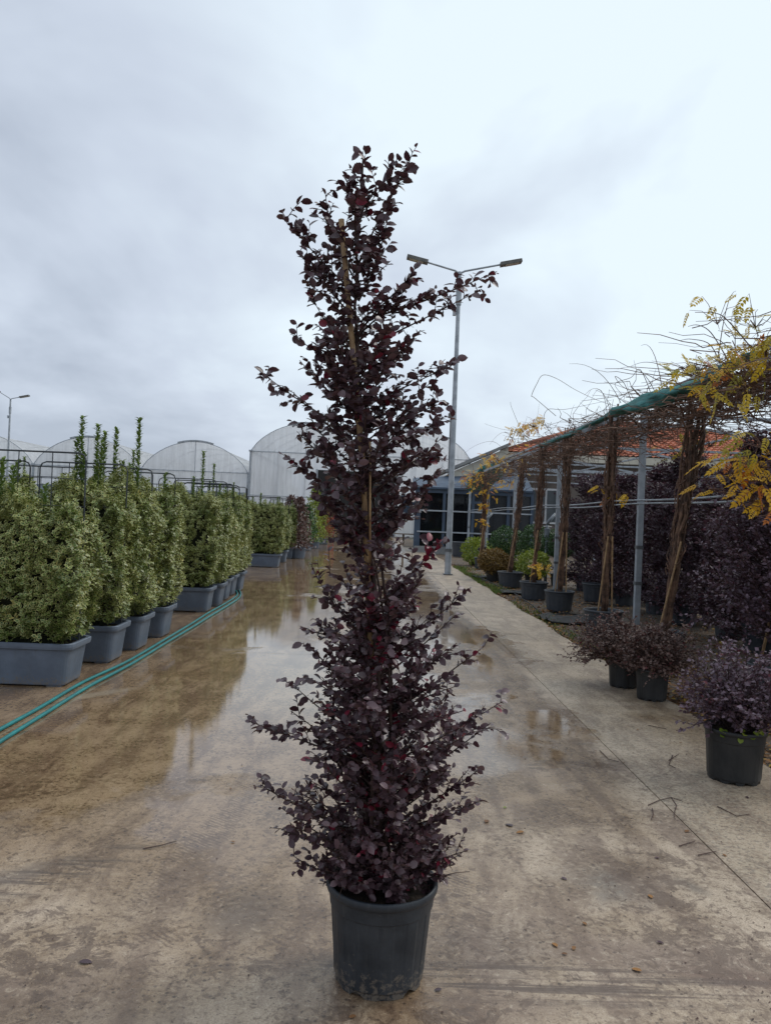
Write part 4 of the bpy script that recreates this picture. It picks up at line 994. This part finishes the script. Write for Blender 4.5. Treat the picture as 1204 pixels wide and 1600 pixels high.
# ------------------------------------------------------------------ purple-leaved shrubs
def shrub_leaves(rr, stems, nb, zr, radf, size, twig=(.05, .12), ntw=5, gap=.02, bl=.7):
    """branches off the stems filling a radius profile; returns Leafer and wood"""
    lf = Leafer(); wood = MB()
    for i in range(nb):
        z = zr[0] + (zr[1] - zr[0]) * rr.random() ** .9; a = i * 2.4 + rr.uniform(-.5, .5); r = radf(z, a) * rr.uniform(.5, 1.0)
        st = stems(max(zr[0] - .15, z - r * bl - .08)); tip = Vector(stems(z)) + Vector((math.cos(a) * r, math.sin(a) * r, rr.uniform(-.05, .05)))
        st = Vector(st); mid = st.lerp(tip, .55) + Vector((0, 0, rr.uniform(-.02, .08)))
        pts = bez(st, mid, tip, 7); wood.tube(pts, .006, .0018, n=4, cap=False); lf.along(pts, .35, gap, size, rr)
        for k in range(ntw):
            t_ = rr.uniform(.35, .98); p = pts[min(5, int(t_ * 6))].lerp(pts[min(6, int(t_ * 6) + 1)], .5)
            d = (tip - st).normalized() * .5 + Vector((rr.gauss(0, .6), rr.gauss(0, .6), rr.gauss(.15, .5))); d.normalize(); L_ = rr.uniform(*twig)
            tw = [p, p + d * L_ * .5 + Vector((0, 0, .004)), p + d * L_]; wood.tube(tw, .0028, .0012, n=3, cap=False); lf.along(tw, .15, gap * .9, size, rr)
    return lf, wood

# ---- the tall shrub in front
HX = 2.53
hb = P(588, 1541, 2.43); hb = Vector((G(588, 1530).x, HX, 0))
hero = thing('potted_shrub', 'tall slender staked shrub with purple-black leaves standing in the road', 'shrub', hb)
hp_loc = Vector((P(592, 1500, HX).x, HX, 0))
pot = make_pot(hero, .180, .318, M['pot'], hp_loc, ribs=12, taper=.80, seg=120)
SIL = [(1395, 530, 668), (1370, 490, 690), (1340, 455, 705), (1300, 455, 735), (1260, 440, 735), (1235, 445, 725), (1200, 475, 745), (1160, 470, 752), (1130, 455, 765), (1100, 465, 770), (1060, 478, 735), (1030, 480, 735), (1000, 480, 715), (970, 472, 705),
       (935, 488, 700), (910, 500, 690), (890, 520, 668), (860, 532, 668), (820, 530, 678), (780, 495, 668), (740, 483, 675), (700, 483, 695), (660, 475, 690), (620, 450, 680), (580, 460, 680), (545, 455, 650), (510, 478, 655), (470, 498, 665), (430, 495, 620), (400, 478, 602), (370, 478, 605), (340, 490, 608), (300, 512, 622), (270, 545, 610), (240, 562, 575)]
AX = [(1400, 592), (1200, 592), (1000, 588), (850, 577), (700, 566), (600, 560), (450, 552), (350, 558), (240, 567)]
zs = np.array([P(600, y, HX).z for y, l, r in SIL]); xl = np.array([P(l, y, HX).x for y, l, r in SIL]); xr_ = np.array([P(r, y, HX).x for y, l, r in SIL])
az = np.array([P(x, y, HX).z for y, x in AX]); ax_ = np.array([P(x, y, HX).x for y, x in AX])
stem = lambda z: Vector((float(np.interp(z, az, ax_)), HX, z))
rr = random.Random(21)
mb = MB()
zl = np.linspace(.24, float(az[-1]) - .02, 26)
mb.tube([stem(z) + Vector((rr.gauss(0, .006), rr.gauss(0, .008), 0)) for z in zl], .0135, .003, n=8)
for k in range(5):     # further stems rising from the base
    a = k * 1.3; zt_ = rr.uniform(1.0, 2.1); pts = []
    for i in range(12):
        f = i / 11; z = .25 + (zt_ - .25) * f; s_ = stem(z); w_ = .05 * math.sin(math.pi * min(1, f * .9 + .12)); pts.append(s_ + Vector((math.cos(a + f) * w_, math.sin(a + f) * w_ + .01, 0)))
    mb.tube(pts, .008, .003, n=6)
mb.build('trunk', M['wood'], hero, smooth=True)
mb = MB(); mb.tube([P(596, 1395, HX + .03), P(566, 720, HX - .02), P(533, 343, HX - .015)], .0105, .0095, n=8); stake_top = mb.build('stake', M['bamboo'], hero, smooth=True)
mb = MB(); mb.tube([P(578, 880, HX - .06), P(578, 690, HX - .07)], .0035, n=6); mb.build('cane', M['bamboo'], hero, smooth=True)
for yy in (520, 760, 1010):
    c_ = P(np.interp(yy, [240, 450, 600, 850, 1400], [567, 552, 560, 577, 592]), yy, HX)
    mb = MB(); mb.tube([c_ + Vector((math.cos(a) * .024, math.sin(a) * .02, .004 * math.sin(a * 2))) for a in np.linspace(0, 6.28, 14)], .003, n=4); mb.build('tie', M['black'], hero)
lf = Leafer(); wood = MB()
def twigs(pts, n, tl, size):
    d0 = (pts[-1] - pts[0]).normalized()
    for k in range(n):
        f = rr.uniform(.22, .97); i = min(len(pts) - 2, int(f * (len(pts) - 1))); p = pts[i].lerp(pts[i + 1], rr.random())
        d = d0 * .6 + Vector((rr.gauss(0, .5), rr.gauss(0, .55), rr.gauss(.2, .45))); d.normalize(); L_ = rr.uniform(*tl)
        tw = [p, p + d * L_ * .5 + Vector((0, 0, .005)), p + d * L_ + Vector((0, 0, rr.uniform(-.01, .015)))]
        wood.tube(tw, .0018, .0009, n=3, cap=False); lf.along(tw, .12, .0132, size, rr, .6)
areas = np.maximum(.02, (xr_ - xl)); cdf_z = np.linspace(zs.min() + .01, zs.max(), 300); wz = np.interp(cdf_z, zs, areas)
gapz = np.interp(cdf_z, np.array([P(600, y, HX).z for y in (920, 890, 850, 815)]), np.array([1, .75, .75, 1])); wz = wz ** 1.15 * gapz * np.interp(cdf_z, [.3, 1.2, 2.0, 2.7], [1.55, 1.1, .8, .5]); cdf = np.cumsum(wz) / wz.sum()
NB = 260
for i in range(NB):
    z = float(np.interp((i + rr.random()) / NB, cdf, cdf_z)); a = i * 2.399963 + rr.uniform(-.4, .4)
    s_ = stem(z); rx = (np.interp(z, zs, xr_) - s_.x) if math.cos(a) > 0 else (s_.x - np.interp(z, zs, xl))
    ry = .40 * (np.interp(z, zs, xr_) - np.interp(z, zs, xl))
    u = rr.uniform(.78, 1.12) if rr.random() < .62 else rr.uniform(.3, .75)
    tip = s_ + Vector((math.cos(a) * max(.02, rx - .008) * u, math.sin(a) * ry * u, rr.uniform(-.03, .02))); r_ = (tip - s_).length
    st = stem(max(.30, z - r_ * rr.uniform(.35, .9) - .05)); mid = st.lerp(tip, .5) + Vector((0, 0, rr.uniform(-.03, .05)))
    pts = bez(st, mid, tip, 8); wood.tube(pts, .0042, .0013, n=4, cap=False)
    sz = float(np.interp(z, [.3, .9, 2.0, 2.6], [.0275, .029, .0325, .033]))
    lf.along(pts, .22, .0145, sz, rr, .6); twigs(pts, rr.randint(5, 7), (.045, .10), sz)
for (x0, y0, xm, ym, x1, y1, dy, tw_) in [
        (565, 500, 650, 480, 776, 424, -.02, 9), (575, 540, 660, 500, 752, 452, .06, 7), (560, 680, 480, 640, 405, 579, -.05, 10), (556, 460, 490, 400, 446, 341, .0, 7), (560, 640, 640, 600, 705, 572, .02, 6),
        (557, 420, 590, 340, 640, 252, .02, 6), (556, 430, 560, 340, 567, 236, 0, 7), (590, 1010, 660, 990, 735, 918, -.03, 8), (592, 1200, 700, 1150, 784, 1096, -.05, 9), (592, 1200, 480, 1160, 389, 1127, -.04, 9),
        (592, 1310, 490, 1280, 407, 1226, -.08, 10), (592, 1310, 680, 1290, 745, 1253, -.10, 6), (588, 1010, 520, 960, 486, 882, -.06, 6), (590, 1130, 690, 1060, 756, 1010, -.03, 4), (590, 1170, 510, 1120, 460, 1072, .03, 5),
        (566, 790, 510, 760, 470, 735, -.03, 4), (580, 960, 640, 900, 686, 850, -.12, 9), (560, 470, 600, 400, 612, 300, .03, 7), (556, 440, 510, 360, 508, 296, .02, 6), (592, 1060, 640, 1030, 712, 960, .05, 5), (566, 720, 650, 680, 690, 655, .05, 5),
        (590, 1380, 500, 1370, 455, 1335, -.10, 6), (594, 1390, 650, 1380, 690, 1330, -.10, 6), (592, 1370, 560, 1400, 560, 1385, -.17, 6), (592, 1370, 620, 1390, 640, 1372, -.18, 6), (592, 1360, 530, 1380, 525, 1360, -.14, 6), (590, 1010, 520, 1000, 468, 978, .02, 5), (560, 600, 510, 560, 462, 528, -.04, 8), (560, 600, 620, 560, 652, 520, -.04, 8), (562, 680, 640, 650, 685, 632, -.04, 7), (556, 560, 510, 510, 490, 470, .03, 7), (566, 760, 510, 720, 478, 690, -.05, 8), (566, 760, 640, 730, 680, 712, -.04, 8), (556, 500, 500, 440, 472, 398, -.03, 7), (560, 520, 600, 470, 640, 436, -.05, 8), (572, 820, 640, 790, 668, 760, -.05, 7), (572, 840, 520, 800, 494, 775, -.04, 7)]:
    a_, b_, c_ = P(x0, y0, HX), P(xm, ym, HX + dy * .5), P(x1, y1, HX + dy); pts = bez(a_, b_, c_, 9)
    sz = float(np.interp(c_.z, [.3, .9, 2.0, 2.6], [.0275, .029, .033, .033]))
    wood.tube(pts, .0045, .0013, n=4, cap=False); lf.along(pts, .30, .0135, sz, rr, .6); twigs(pts, tw_ + 3, (.035, .085), sz)
wood.build('branches', M['wood'], hero, smooth=True)
p_, x_, n_, l_ = lf.arr(); N = len(p_)
tint = rng.random((N, 2)); inner = np.abs(p_[:, 0] - np.interp(p_[:, 2], az, ax_)) + np.abs(p_[:, 1] - HX)
lowred = (p_[:, 2] < 1.45) & (inner < .09) & (rng.random(N) < .22); tint[lowred, 1] = .99
redbr = (np.linalg.norm(p_ - np.array(P(680, 858, HX - .12)), axis=1) < .08) & (rng.random(N) < .5); tint[redbr, 1] = .99
keep = ~((p_[:, 2] < .36) & (np.hypot(p_[:, 0] - hp_loc.x, p_[:, 1] - HX) > .20)); 
p_, x_, n_, l_, tint = p_[keep], x_[keep], n_[keep], l_[keep], tint[keep]; N = len(p_)
# the leaves nearest the viewer are single objects, the rest one mass
near = np.argsort(p_[:, 1] - .4 * l_)[:300]; nm = np.zeros(N, bool); nm[near] = True
leaves('foliage', 'oval', p_[~nm], x_[~nm], n_[~nm], l_[~nm], l_[~nm] * .68, M['leaf_black'], hero, tint[~nm])
protos = []
for k in range(12):
    o_ = leaves('leaf', 'oval', [(0, 0, 0)], [(1, 0, 0)], [(0, 0, 1)], .036, .0245 * (1 + .1 * math.sin(k)), M['leaf_black'], None, np.array([[k / 11, .99 if k in (4,) else .3]]), kind=None); protos.append(o_.data); bpy.data.objects.remove(o_)
o0 = np.array(hero.location)
for i in near:
    x = x_[i] / np.linalg.norm(x_[i]); y = np.cross(n_[i], x); y /= np.linalg.norm(y); z = np.cross(x, y); s_ = l_[i] / .036
    k = 4 if tint[i, 1] > .965 else int(tint[i, 0] * 11.99); k = 5 if (k == 4 and tint[i, 1] <= .965) else k
    o_ = link('leaf', protos[k], hero); m4 = Matrix(((x[0] * s_, y[0] * s_, z[0] * s_, p_[i][0] - o0[0]), (x[1] * s_, y[1] * s_, z[1] * s_, p_[i][1] - o0[1]), (x[2] * s_, y[2] * s_, z[2] * s_, p_[i][2] - o0[2]), (0, 0, 0, 1)))
    o_.matrix_local = m4
print('hero leaves', N)

# ---- low potted bushes at the right edge
def low_bush(label, base, potr, poth, cx, cz, rx, rz, seed, mat, n=46, size=.032, potmat='pot_black', group='low purple bushes in black pots'):
    rr_ = random.Random(seed); t = thing('potted_bush', label, 'bush', base, group); b_ = Vector(base)
    make_pot(t, potr, poth, M[potmat], b_, ribs=10, taper=.84)
    lf_ = Leafer(); wd = MB(); c = b_ + Vector((cx, 0, cz))
    for i in range(n):
        a = i * 2.4; f = (i + .5) / n; el = math.asin(max(-.55, 1.55 * f - .55)) ; u = rr_.uniform(.65, 1.08)
        tip = c + Vector((math.cos(a) * math.cos(el) * rx * u, math.sin(a) * math.cos(el) * rx * u * .9, math.sin(el) * rz * u))
        st = b_ + Vector((rr_.gauss(0, .02), rr_.gauss(0, .02), poth * .85)); mid = st.lerp(tip, .5) + Vector((0, 0, .10))
        pts = bez(st, mid, tip, 8); wd.tube(pts, .0045, .0014, n=4, cap=False); lf_.along(pts, .35, .017, size, rr_)
        d0 = (tip - st).normalized()
        for k in range(9):
            ff = rr_.uniform(.3, .99); i_ = min(6, int(ff * 7)); p = pts[i_].lerp(pts[i_ + 1], rr_.random()); d = d0 * .5 + Vector((rr_.gauss(0, .6), rr_.gauss(0, .6), rr_.gauss(.15, .5))); d.normalize(); L_ = rr_.uniform(.05, .13)
            tw = [p, p + d * L_ * .5, p + d * L_]; wd.tube(tw, .002, .001, n=3, cap=False); lf_.along(tw, .12, .016, size, rr_)
    wd.build('branches', M['wood'], t)
    p, x, nn, l = lf_.arr(); s_ = p[:, 2] > .05
    leaves('foliage', 'kite', p[s_], x[s_], nn[s_], l[s_], l[s_] * .72, mat, t, smooth=False)
    return t
lb1 = low_bush('purple bush in large black pot with weeds at its rim on the pavement', (G(1145, 1216).x, G(1145, 1216).y, 0), .178, .315, .05, .48, .40, .36, 61, M['leaf_pale'], n=84)
w_p, w_x, w_n = [], [], []
for k in range(16):
    a = random.uniform(-2.6, -.3); w_p.append(Vector(lb1.location) + Vector((math.cos(a) * .15, math.sin(a) * .165, .30 + random.uniform(-.02, .03)))); w_x.append((random.gauss(0, 1), -abs(random.gauss(0.5, .5)), random.gauss(0, .4))); w_n.append((0, -.7, 1))
leaves('weed', 'oval', w_p, w_x, w_n, .035, .034, M['leaf_lime'], lb1)
low_bush('bronze-purple bush in black pot, the nearer of two crowded together', (G(1017, 1092).x, G(1017, 1092).y, 0), .145, .27, .06, .37, .38, .34, 62, M['leaf_bronze'], n=92, size=.03)
low_bush('sprawling bronze bush in black pot, half behind its twin', (G(973, 1072).x, G(973, 1072).y, 0), .15, .24, -.10, .35, .46, .33, 63, M['leaf_bronze'], n=92, size=.03)

# ---- tall dark shrubs behind the pergola posts
def tall_shrub(seed, H, rad, n, size, mat, label, stakes=False, z0=.16):
    rr_ = random.Random(seed); t = thing('tall_shrub', label, 'shrub', (0, 0, 0), 'dark purple shrubs in pots behind the pergola posts')
    make_pot(t, .24, .34, M['pot_grey'], (0, 0, -.03), ribs=10)
    prof = lambda z, a: rad * float(np.interp((z - z0) / (H - z0), [0, .12, .5, .85, 1.0], [.85, 1.05, 1.0, .8, .3])) * (1 + .16 * math.sin(3 * a + z * 4 + seed))
    lf_, wd = shrub_leaves(rr_, lambda z: Vector((.03 * math.sin(z * 3), .03 * math.cos(z * 2.2), z)), n, (z0 + .05, H), prof, size, twig=(.08, .2), ntw=8, gap=.028)
    wd.tube([(0, 0, .2), (.03, .02, H * .5), (0, 0, H - .1)], .02, .005, n=6); wd.build('branches', M['wood'], t)
    p, x, nn, l = lf_.arr(); leaves('foliage', 'kite', p, x, nn, l, l * .72, mat, t, smooth=False)
    if stakes:
        for k in range(3):
            a = k * 2.1 - 2.2; mb = MB(); mb.tube([(math.cos(a) * .17, math.sin(a) * .17, .2), (math.cos(a) * -.05, math.sin(a) * -.05, 1.25)], .014, n=6); mb.build('stake', M['bamboo'], t)
    return t
tsA = tall_shrub(71, 2.62, .72, 250, .056, M['leaf_purple'], 'x'); tsB = tall_shrub(72, 2.45, .74, 250, .056, M['leaf_purple'], 'x')
TS = 'dark purple shrub in the dense rank behind the pergola posts'
spots = [(4.95, 17.6), (5.05, 16.2), (4.95, 14.8), (5.1, 13.5), (5.0, 12.2), (5.15, 10.9), (5.0, 9.7), (5.1, 8.5), (6.1, 15.5), (6.1, 12.8), (6.2, 10.3), (6.1, 8.0), (4.85, 7.4), (6.0, 18.2)]
for k, (x, y) in enumerate(spots):
    src = (tsA, tsB)[k % 2]; o_ = src if k < 2 else copy_tree(src)
    o_.location = (x, y, 0); o_.rotation_euler.z = k * 1.7; s_ = 1 + .06 * math.sin(k * 2.3); o_.scale = (s_, s_, s_); tag(o_, TS, 'shrub', 'dark purple shrubs in pots behind the pergola posts')
ns = tall_shrub(73, 2.15, .72, 270, .045, M['leaf_pale'], 'full round purple shrub tied to pale stakes beside the bronze bushes', True, .62)
ns.location = (G(1172, 1085).x + .16, G(1172, 1085).y - .1, 0); del ns['group']

# ---- clipped balls, lime and rust bushes by the conservatory
def ball_tree(label, x, y, zc, r, mat, seed, name='ball_tree', cat='tree', stemmed=True, pot=True, group=None, size=.055, n=3200, squash=.9):
    rr_ = np.random.default_rng(seed); t = thing(name, label, cat, (x, y, 0), group)
    if pot: make_pot(t, .22, .30, M['pot_black'], (x, y, -.03), seg=40)
    mb = MB(); mb.tube([(x, y, .1), (x + .01, y, zc * .6), (x, y, zc)], .028, .018, n=6); mb.build('trunk', M['wood'], t)
    d = nrm(rr_.normal(0, 1, (n, 3))); u = r * (1 - .45 * rr_.random(n) ** 1.6) * (1 + .10 * np.sin(d[:, 0] * 7 + seed) * np.sin(d[:, 2] * 6)); p = d * u[:, None] * np.array((1, 1, squash)) + np.array((x, y, zc))
    leaves('crown', 'kite', p, d + rr_.normal(0, .7, (n, 3)), d + rr_.normal(0, .5, (n, 3)) + np.array((0, 0, .5)), rr_.uniform(.7, 1.2, n) * size, rr_.uniform(.7, 1.2, n) * size * .6, mat, t, smooth=False)
    return t
BG = 'clipped ball trees by the conservatory'
c = P(790, 846, 20.5); ball_tree('clipped green ball tree left of the shaggy vine, beside the lime bush', c.x, 20.5, c.z, .44, M['leaf_green'], 81, group=BG)
c = P(836, 846, 19.6); ball_tree('clipped green ball tree between two shaggy vine trunks', c.x, 19.6, c.z, .46, M['leaf_green'], 82, group=BG)
c = P(868, 850, 18.8); ball_tree('clipped green ball tree behind the grey pipe riser', c.x + .1, 18.8, c.z, .40, M['leaf_green'], 83, group=BG)
c = P(745, 862, 25.6); ball_tree('loose lime green shrub at the foot of the pergola end', c.x, 25.6, c.z, .52, M['leaf_lime'], 84, 'lime_shrub', 'shrub', size=.085, n=2000)
c = P(772, 874, 19.4); ball_tree('round rust brown bush in a black pot by the kerb grass', c.x, 19.4, c.z - .05, .42, M['leaf_rust'], 85, 'rust_bush', 'bush', size=.06, n=3800, squash=.75)
c = P(805, 880, 20); ball_tree('pale lime shrub under the ball trees', c.x + .1, 20.8, .55, .45, M['leaf_lime'], 86, 'lime_shrub', 'shrub', size=.07, n=1600)
c = P(838, 890, 17.5); ball_tree('small lime shrub between the potted vines', c.x + .1, 18.3, .5, .38, M['leaf_lime'], 87, 'lime_shrub', 'shrub', size=.07, n=1400)
# empty pots about the bed
def empty_pot(label, px, py, r, h, mat='pot_grey'):
    g_ = G(px, py); t = thing('plant_pot', label, 'pot', (g_.x, g_.y, 0)); make_pot(t, r, h, M[mat], (g_.x, g_.y, 0)); return t
empty_pot('empty grey pot standing by the conservatory glass', 718, 870, .36, .60)
empty_pot('grey pot under the dark shrubs between two potted vines', 928, 940, .25, .36)
empty_pot('small black pot between the shaggy vine and the rust brown bush', 806, 905, .16, .22, 'pot_black')

# ------------------------------------------------------------------ far end of the road
def far_bush(label, px, py, Y, w, h, mat, seed, name='conical_shrub', n=1500):
    rr_ = np.random.default_rng(seed); c = P(px, py, Y); t = thing(name, label, 'shrub', (c.x, Y, 0), 'shrubs at the far end of the road')
    make_pot(t, .26, .34, M['trough'], (c.x, Y, 0), seg=40)
    mb = MB(); mb.tube([(c.x, Y, .2), (c.x, Y, h * .8)], .04, .01, n=5); mb.build('trunk', M['wood'], t)
    z = .3 + (h - .3) * rr_.random(n); a = rr_.uniform(0, 6.28, n); r = w * (1 - ((z - .3) / (h - .3)) ** 1.6 * .85) * np.sqrt(rr_.random(n)) * (1 + .2 * np.sin(a * 3 + z * 5))
    p = np.stack([c.x + np.cos(a) * r, Y + np.sin(a) * r, z], 1)
    leaves('crown', 'kite', p, rr_.normal(0, 1, (n, 3)) + np.array((0, 0, .6)), rr_.normal(0, .6, (n, 3)) + np.array((0, -.4, .6)), rr_.uniform(.06, .12, n), rr_.uniform(.04, .07, n), mat, t, smooth=False)
far_bush('reddish upright shrub at the end of the far hedge row', 466, 860, 25.4, .5, 2.0, M['leaf_bronze'], 91)
far_bush('reddish shrub behind the end of the far hedge row', 452, 860, 28.5, .7, 2.1, M['leaf_bronze'], 92)
far_bush('yellow green conifer at the end of the road', 490, 850, 33, .62, 2.7, M['leaf_lime'], 93, n=2200)
far_bush('dark green bushy shrub beside the yellow green conifer', 478, 850, 31, .6, 1.8, M['leaf_green'], 94)
far_bush('rust coloured shrub by the greenhouse shutter', 505, 840, 38, .7, 1.9, M['leaf_rust'], 95)
g_ = P(521, 812, 50); 
t = thing('pallet_stack', 'low stack of weathered pallets before the greenhouse shutter', 'pallets', (g_.x + .6, 49, 0))
for k in range(4):
    mb = MB(); mb.box((g_.x + .6, 49, .06 + k * .15), (2.2 - .06 * k, 1.1, .03)); mb.box((g_.x + .6, 48.5, .0 + k * .15), (2.2, .1, .09)); mb.build('pallet', M['pallet'], t)
t = thing('hand_truck', 'small red hand truck near the greenhouse shutter', 'trolley', (g_.x, 46, 0))
mb = MB()
for sx in (-.22, .22): mb.tube([(g_.x + sx, 46, .15), (g_.x + sx, 46.15, 1.5)], .035, n=6)
for z in (.4, .8, 1.2, 1.5): mb.tube([(g_.x - .22, 46 + .1 * z, z), (g_.x + .22, 46 + .1 * z, z)], .03, n=6)
mb.box((g_.x, 46.02, .85), (.4, .05, .9)); mb.build('frame', M['red'], t)
for sx in (-.28, .28):
    mb = MB(); mb.tube([(g_.x + sx - .05, 46.05, .15), (g_.x + sx + .05, 46.05, .15)], .15, n=14); mb.build('wheel', M['black'], t)

# ------------------------------------------------------------------ on the ground
def fallen(px, py, mat, s, lab, grp, rot):
    g_ = G(px, py, .004); a = R(rot)
    o_ = leaves('fallen_leaf', 'oval', [(0, 0, 0)], [(math.cos(a), math.sin(a), .02)], [(.08, 0, 1)], s * .85, s * .5, mat, None, np.array([[random.random(), .2]]), kind=None); o_.location = g_; o_.scale = (1, 1, .45); tag(o_, lab, 'leaf', grp)
for k, (px, py, s, m_, lab) in enumerate([(124, 1502, .05, 'leaf_black', 'd'), (758, 1285, .05, 'litter', 'b'), (801, 1291, .055, 'leaf_black', 'd'), (818, 1299, .05, 'litter', 'b'), (361, 1231, .022, 'litter', 'b'), (361, 1314, .025, 'litter', 'b'), (786, 1262, .03, 'leaf_lime', 'g'),
        (870, 1479, .035, 'litter', 'b'), (886, 1490, .025, 'litter', 'b'), (897, 1478, .03, 'litter', 'b'), (876, 1370, .035, 'leaf_black', 'd'), (1022, 1340, .028, 'leaf_black', 'd'), (1017, 1403, .04, 'litter', 'b'), (1002, 1517, .04, 'litter', 'b'), (1075, 1297, .04, 'litter', 'b'),
        (1128, 1334, .03, 'litter', 'b'), (1060, 1160, .03, 'litter', 'b'), (995, 1140, .03, 'litter', 'b'), (379, 1195, .02, 'leaf_black', 'd'), (690, 1545, .03, 'leaf_black', 'd'), (1165, 1244, .035, 'leaf_black', 'd'), (1025, 1470, .03, 'leaf_black', 'd'), (545, 1590, .03, 'litter', 'b'), (915, 1445, .03, 'litter', 'b')]):
    lab2 = {'d': 'small dark fallen leaf lying flat on the concrete', 'b': 'small brown fallen leaf lying flat on the concrete', 'g': 'small green fallen leaf lying on the concrete beside the pot'}[lab]
    fallen(px, py, M[m_], s, lab2, {'d': 'dark fallen leaves', 'b': 'brown fallen leaves', 'g': None}[lab], k * 67)
def stick(pts, lab, r=.0028, grp='twigs on the pavement'):
    g_ = [G(x, y, r + .002) for x, y in pts]; mb = MB(); mb.tube(g_, r, r * .6, n=5); o_ = mb.build('twig', M['wood'], loc=g_[0]); tag(o_, lab, 'twig', grp)
stick([(224, 1326), (250, 1321), (276, 1314)], 'straight brown twig lying alone left of the tall shrub')
TW = 'thin curved twig lying on the pavement near the seam'
for pts in ([(1012, 1258), (1030, 1250), (1048, 1246), (1066, 1252)], [(1048, 1246), (1056, 1258), (1052, 1272), (1054, 1280)], [(1018, 1263), (1020, 1272), (1016, 1282)], [(1060, 1322), (1085, 1314)], [(1050, 1180), (1044, 1195), (1055, 1200)], [(1044, 1188), (1060, 1178)], [(1090, 1336), (1118, 1330)], [(1012, 1133), (1040, 1139)], [(1120, 1260), (1150, 1275), (1170, 1272)], [(936, 1172), (950, 1186), (966, 1190)]):
    stick(pts, TW)
# small crumbs over the concrete
N = 1500
yy = 2.0 + 9 * rng.random(N) ** 1.8; xx = np.where(rng.random(N) < .55, rng.uniform(1.0, 2.6, N), rng.uniform(-2.4, 2.6, N))
leaves('debris', 'kite', np.stack([xx, yy, np.full(N, .003)], 1), np.stack([rng.normal(0, 1, N), rng.normal(0, 1, N), rng.normal(0, .15, N)], 1), np.stack([rng.normal(0, .3, N), rng.normal(0, .3, N), np.ones(N)], 1), rng.uniform(.004, .014, N), rng.uniform(.003, .009, N), M['wood'], kind='stuff')
# leaf litter on the bed
N = 9000
yy = 4 + 22 * rng.random(N) ** 1.4; xx = 2.64 + 3.2 * rng.random(N) ** 1.7; m2 = rng.random(N) < .25; yy[m2] = 4.5 + 5 * rng.random(m2.sum()); xx[m2] = 2.64 + .9 * rng.random(m2.sum())
leaves('leaf_litter', 'kite', np.stack([xx, yy, rng.uniform(-.03, .006, N)], 1), np.stack([rng.normal(0, 1, N), rng.normal(0, 1, N), rng.normal(0, .3, N)], 1), np.stack([rng.normal(0, .5, N), rng.normal(0, .5, N), np.ones(N)], 1), rng.uniform(.03, .075, N), rng.uniform(.02, .045, N), M['litter'], kind='stuff')
# grass and weeds along the pavement edge
N = 3200
yy = 16.0 + 8.5 * rng.random(N); xx = 2.62 + np.abs(rng.normal(0, .16, N)) * (1 + .6 * np.sin(yy * 1.9)); m1 = rng.random(N) < .12; yy[m1] = 8.5 + 6 * rng.random(m1.sum())
leaves('edge_grass', 'blade', np.stack([xx, yy, np.full(N, -.04)], 1), np.stack([rng.normal(0, .5, N), rng.normal(0, .5, N), np.full(N, .8)], 1), rng.normal(0, 1, (N, 3)), rng.uniform(.05, .13, N), rng.uniform(.008, .016, N), M['grass'], kind='stuff')
# black ground cloth and drip pipes lying on the bed
def cloth(lab, px, py, w, d, seed):
    rr_ = random.Random(seed); g_ = G(px, py); mb = MB(); n = 9
    mb.add([(g_.x + w * (i / (n - 1) - .5) + rr_.gauss(0, .02), g_.y + d * (j / (n - 1) - .5) + rr_.gauss(0, .02), .0 + .03 * math.sin(i * 1.7 + seed) * math.sin(j * 1.3) + rr_.uniform(0, .03)) for i in range(n) for j in range(n)],
           [(i * n + j, (i + 1) * n + j, (i + 1) * n + j + 1, i * n + j + 1) for i in range(n - 1) for j in range(n - 1)])
    tag(mb.build('ground_cloth', M['black'], smooth=True, loc=(g_.x, g_.y, 0)), lab, 'cloth')
cloth('crumpled black ground cloth on leaf litter before the potted vines', 893, 968, .95, .9, 1)
cloth('small black cloth scrap by the rust brown bush', 752, 902, .5, .6, 2)
cloth('flat black cloth scrap beside the pot of the shaggy vine', 800, 926, .5, .5, 3)
for k, (lab, pts) in enumerate((('thin black drip pipe curving along the pavement edge', [(740, 898), (770, 912), (800, 925), (830, 945), (862, 972), (905, 975)]), ('thin black drip pipe crossing the litter under the vines', [(845, 962), (880, 958), (915, 962), (945, 958)]))):
    g_ = [G(x, y, .012) for x, y in pts]; mb = MB(); mb.tube(g_, .011, n=6); tag(mb.build('drip_pipe', M['black'], smooth=True, loc=g_[0]), lab, 'pipe')
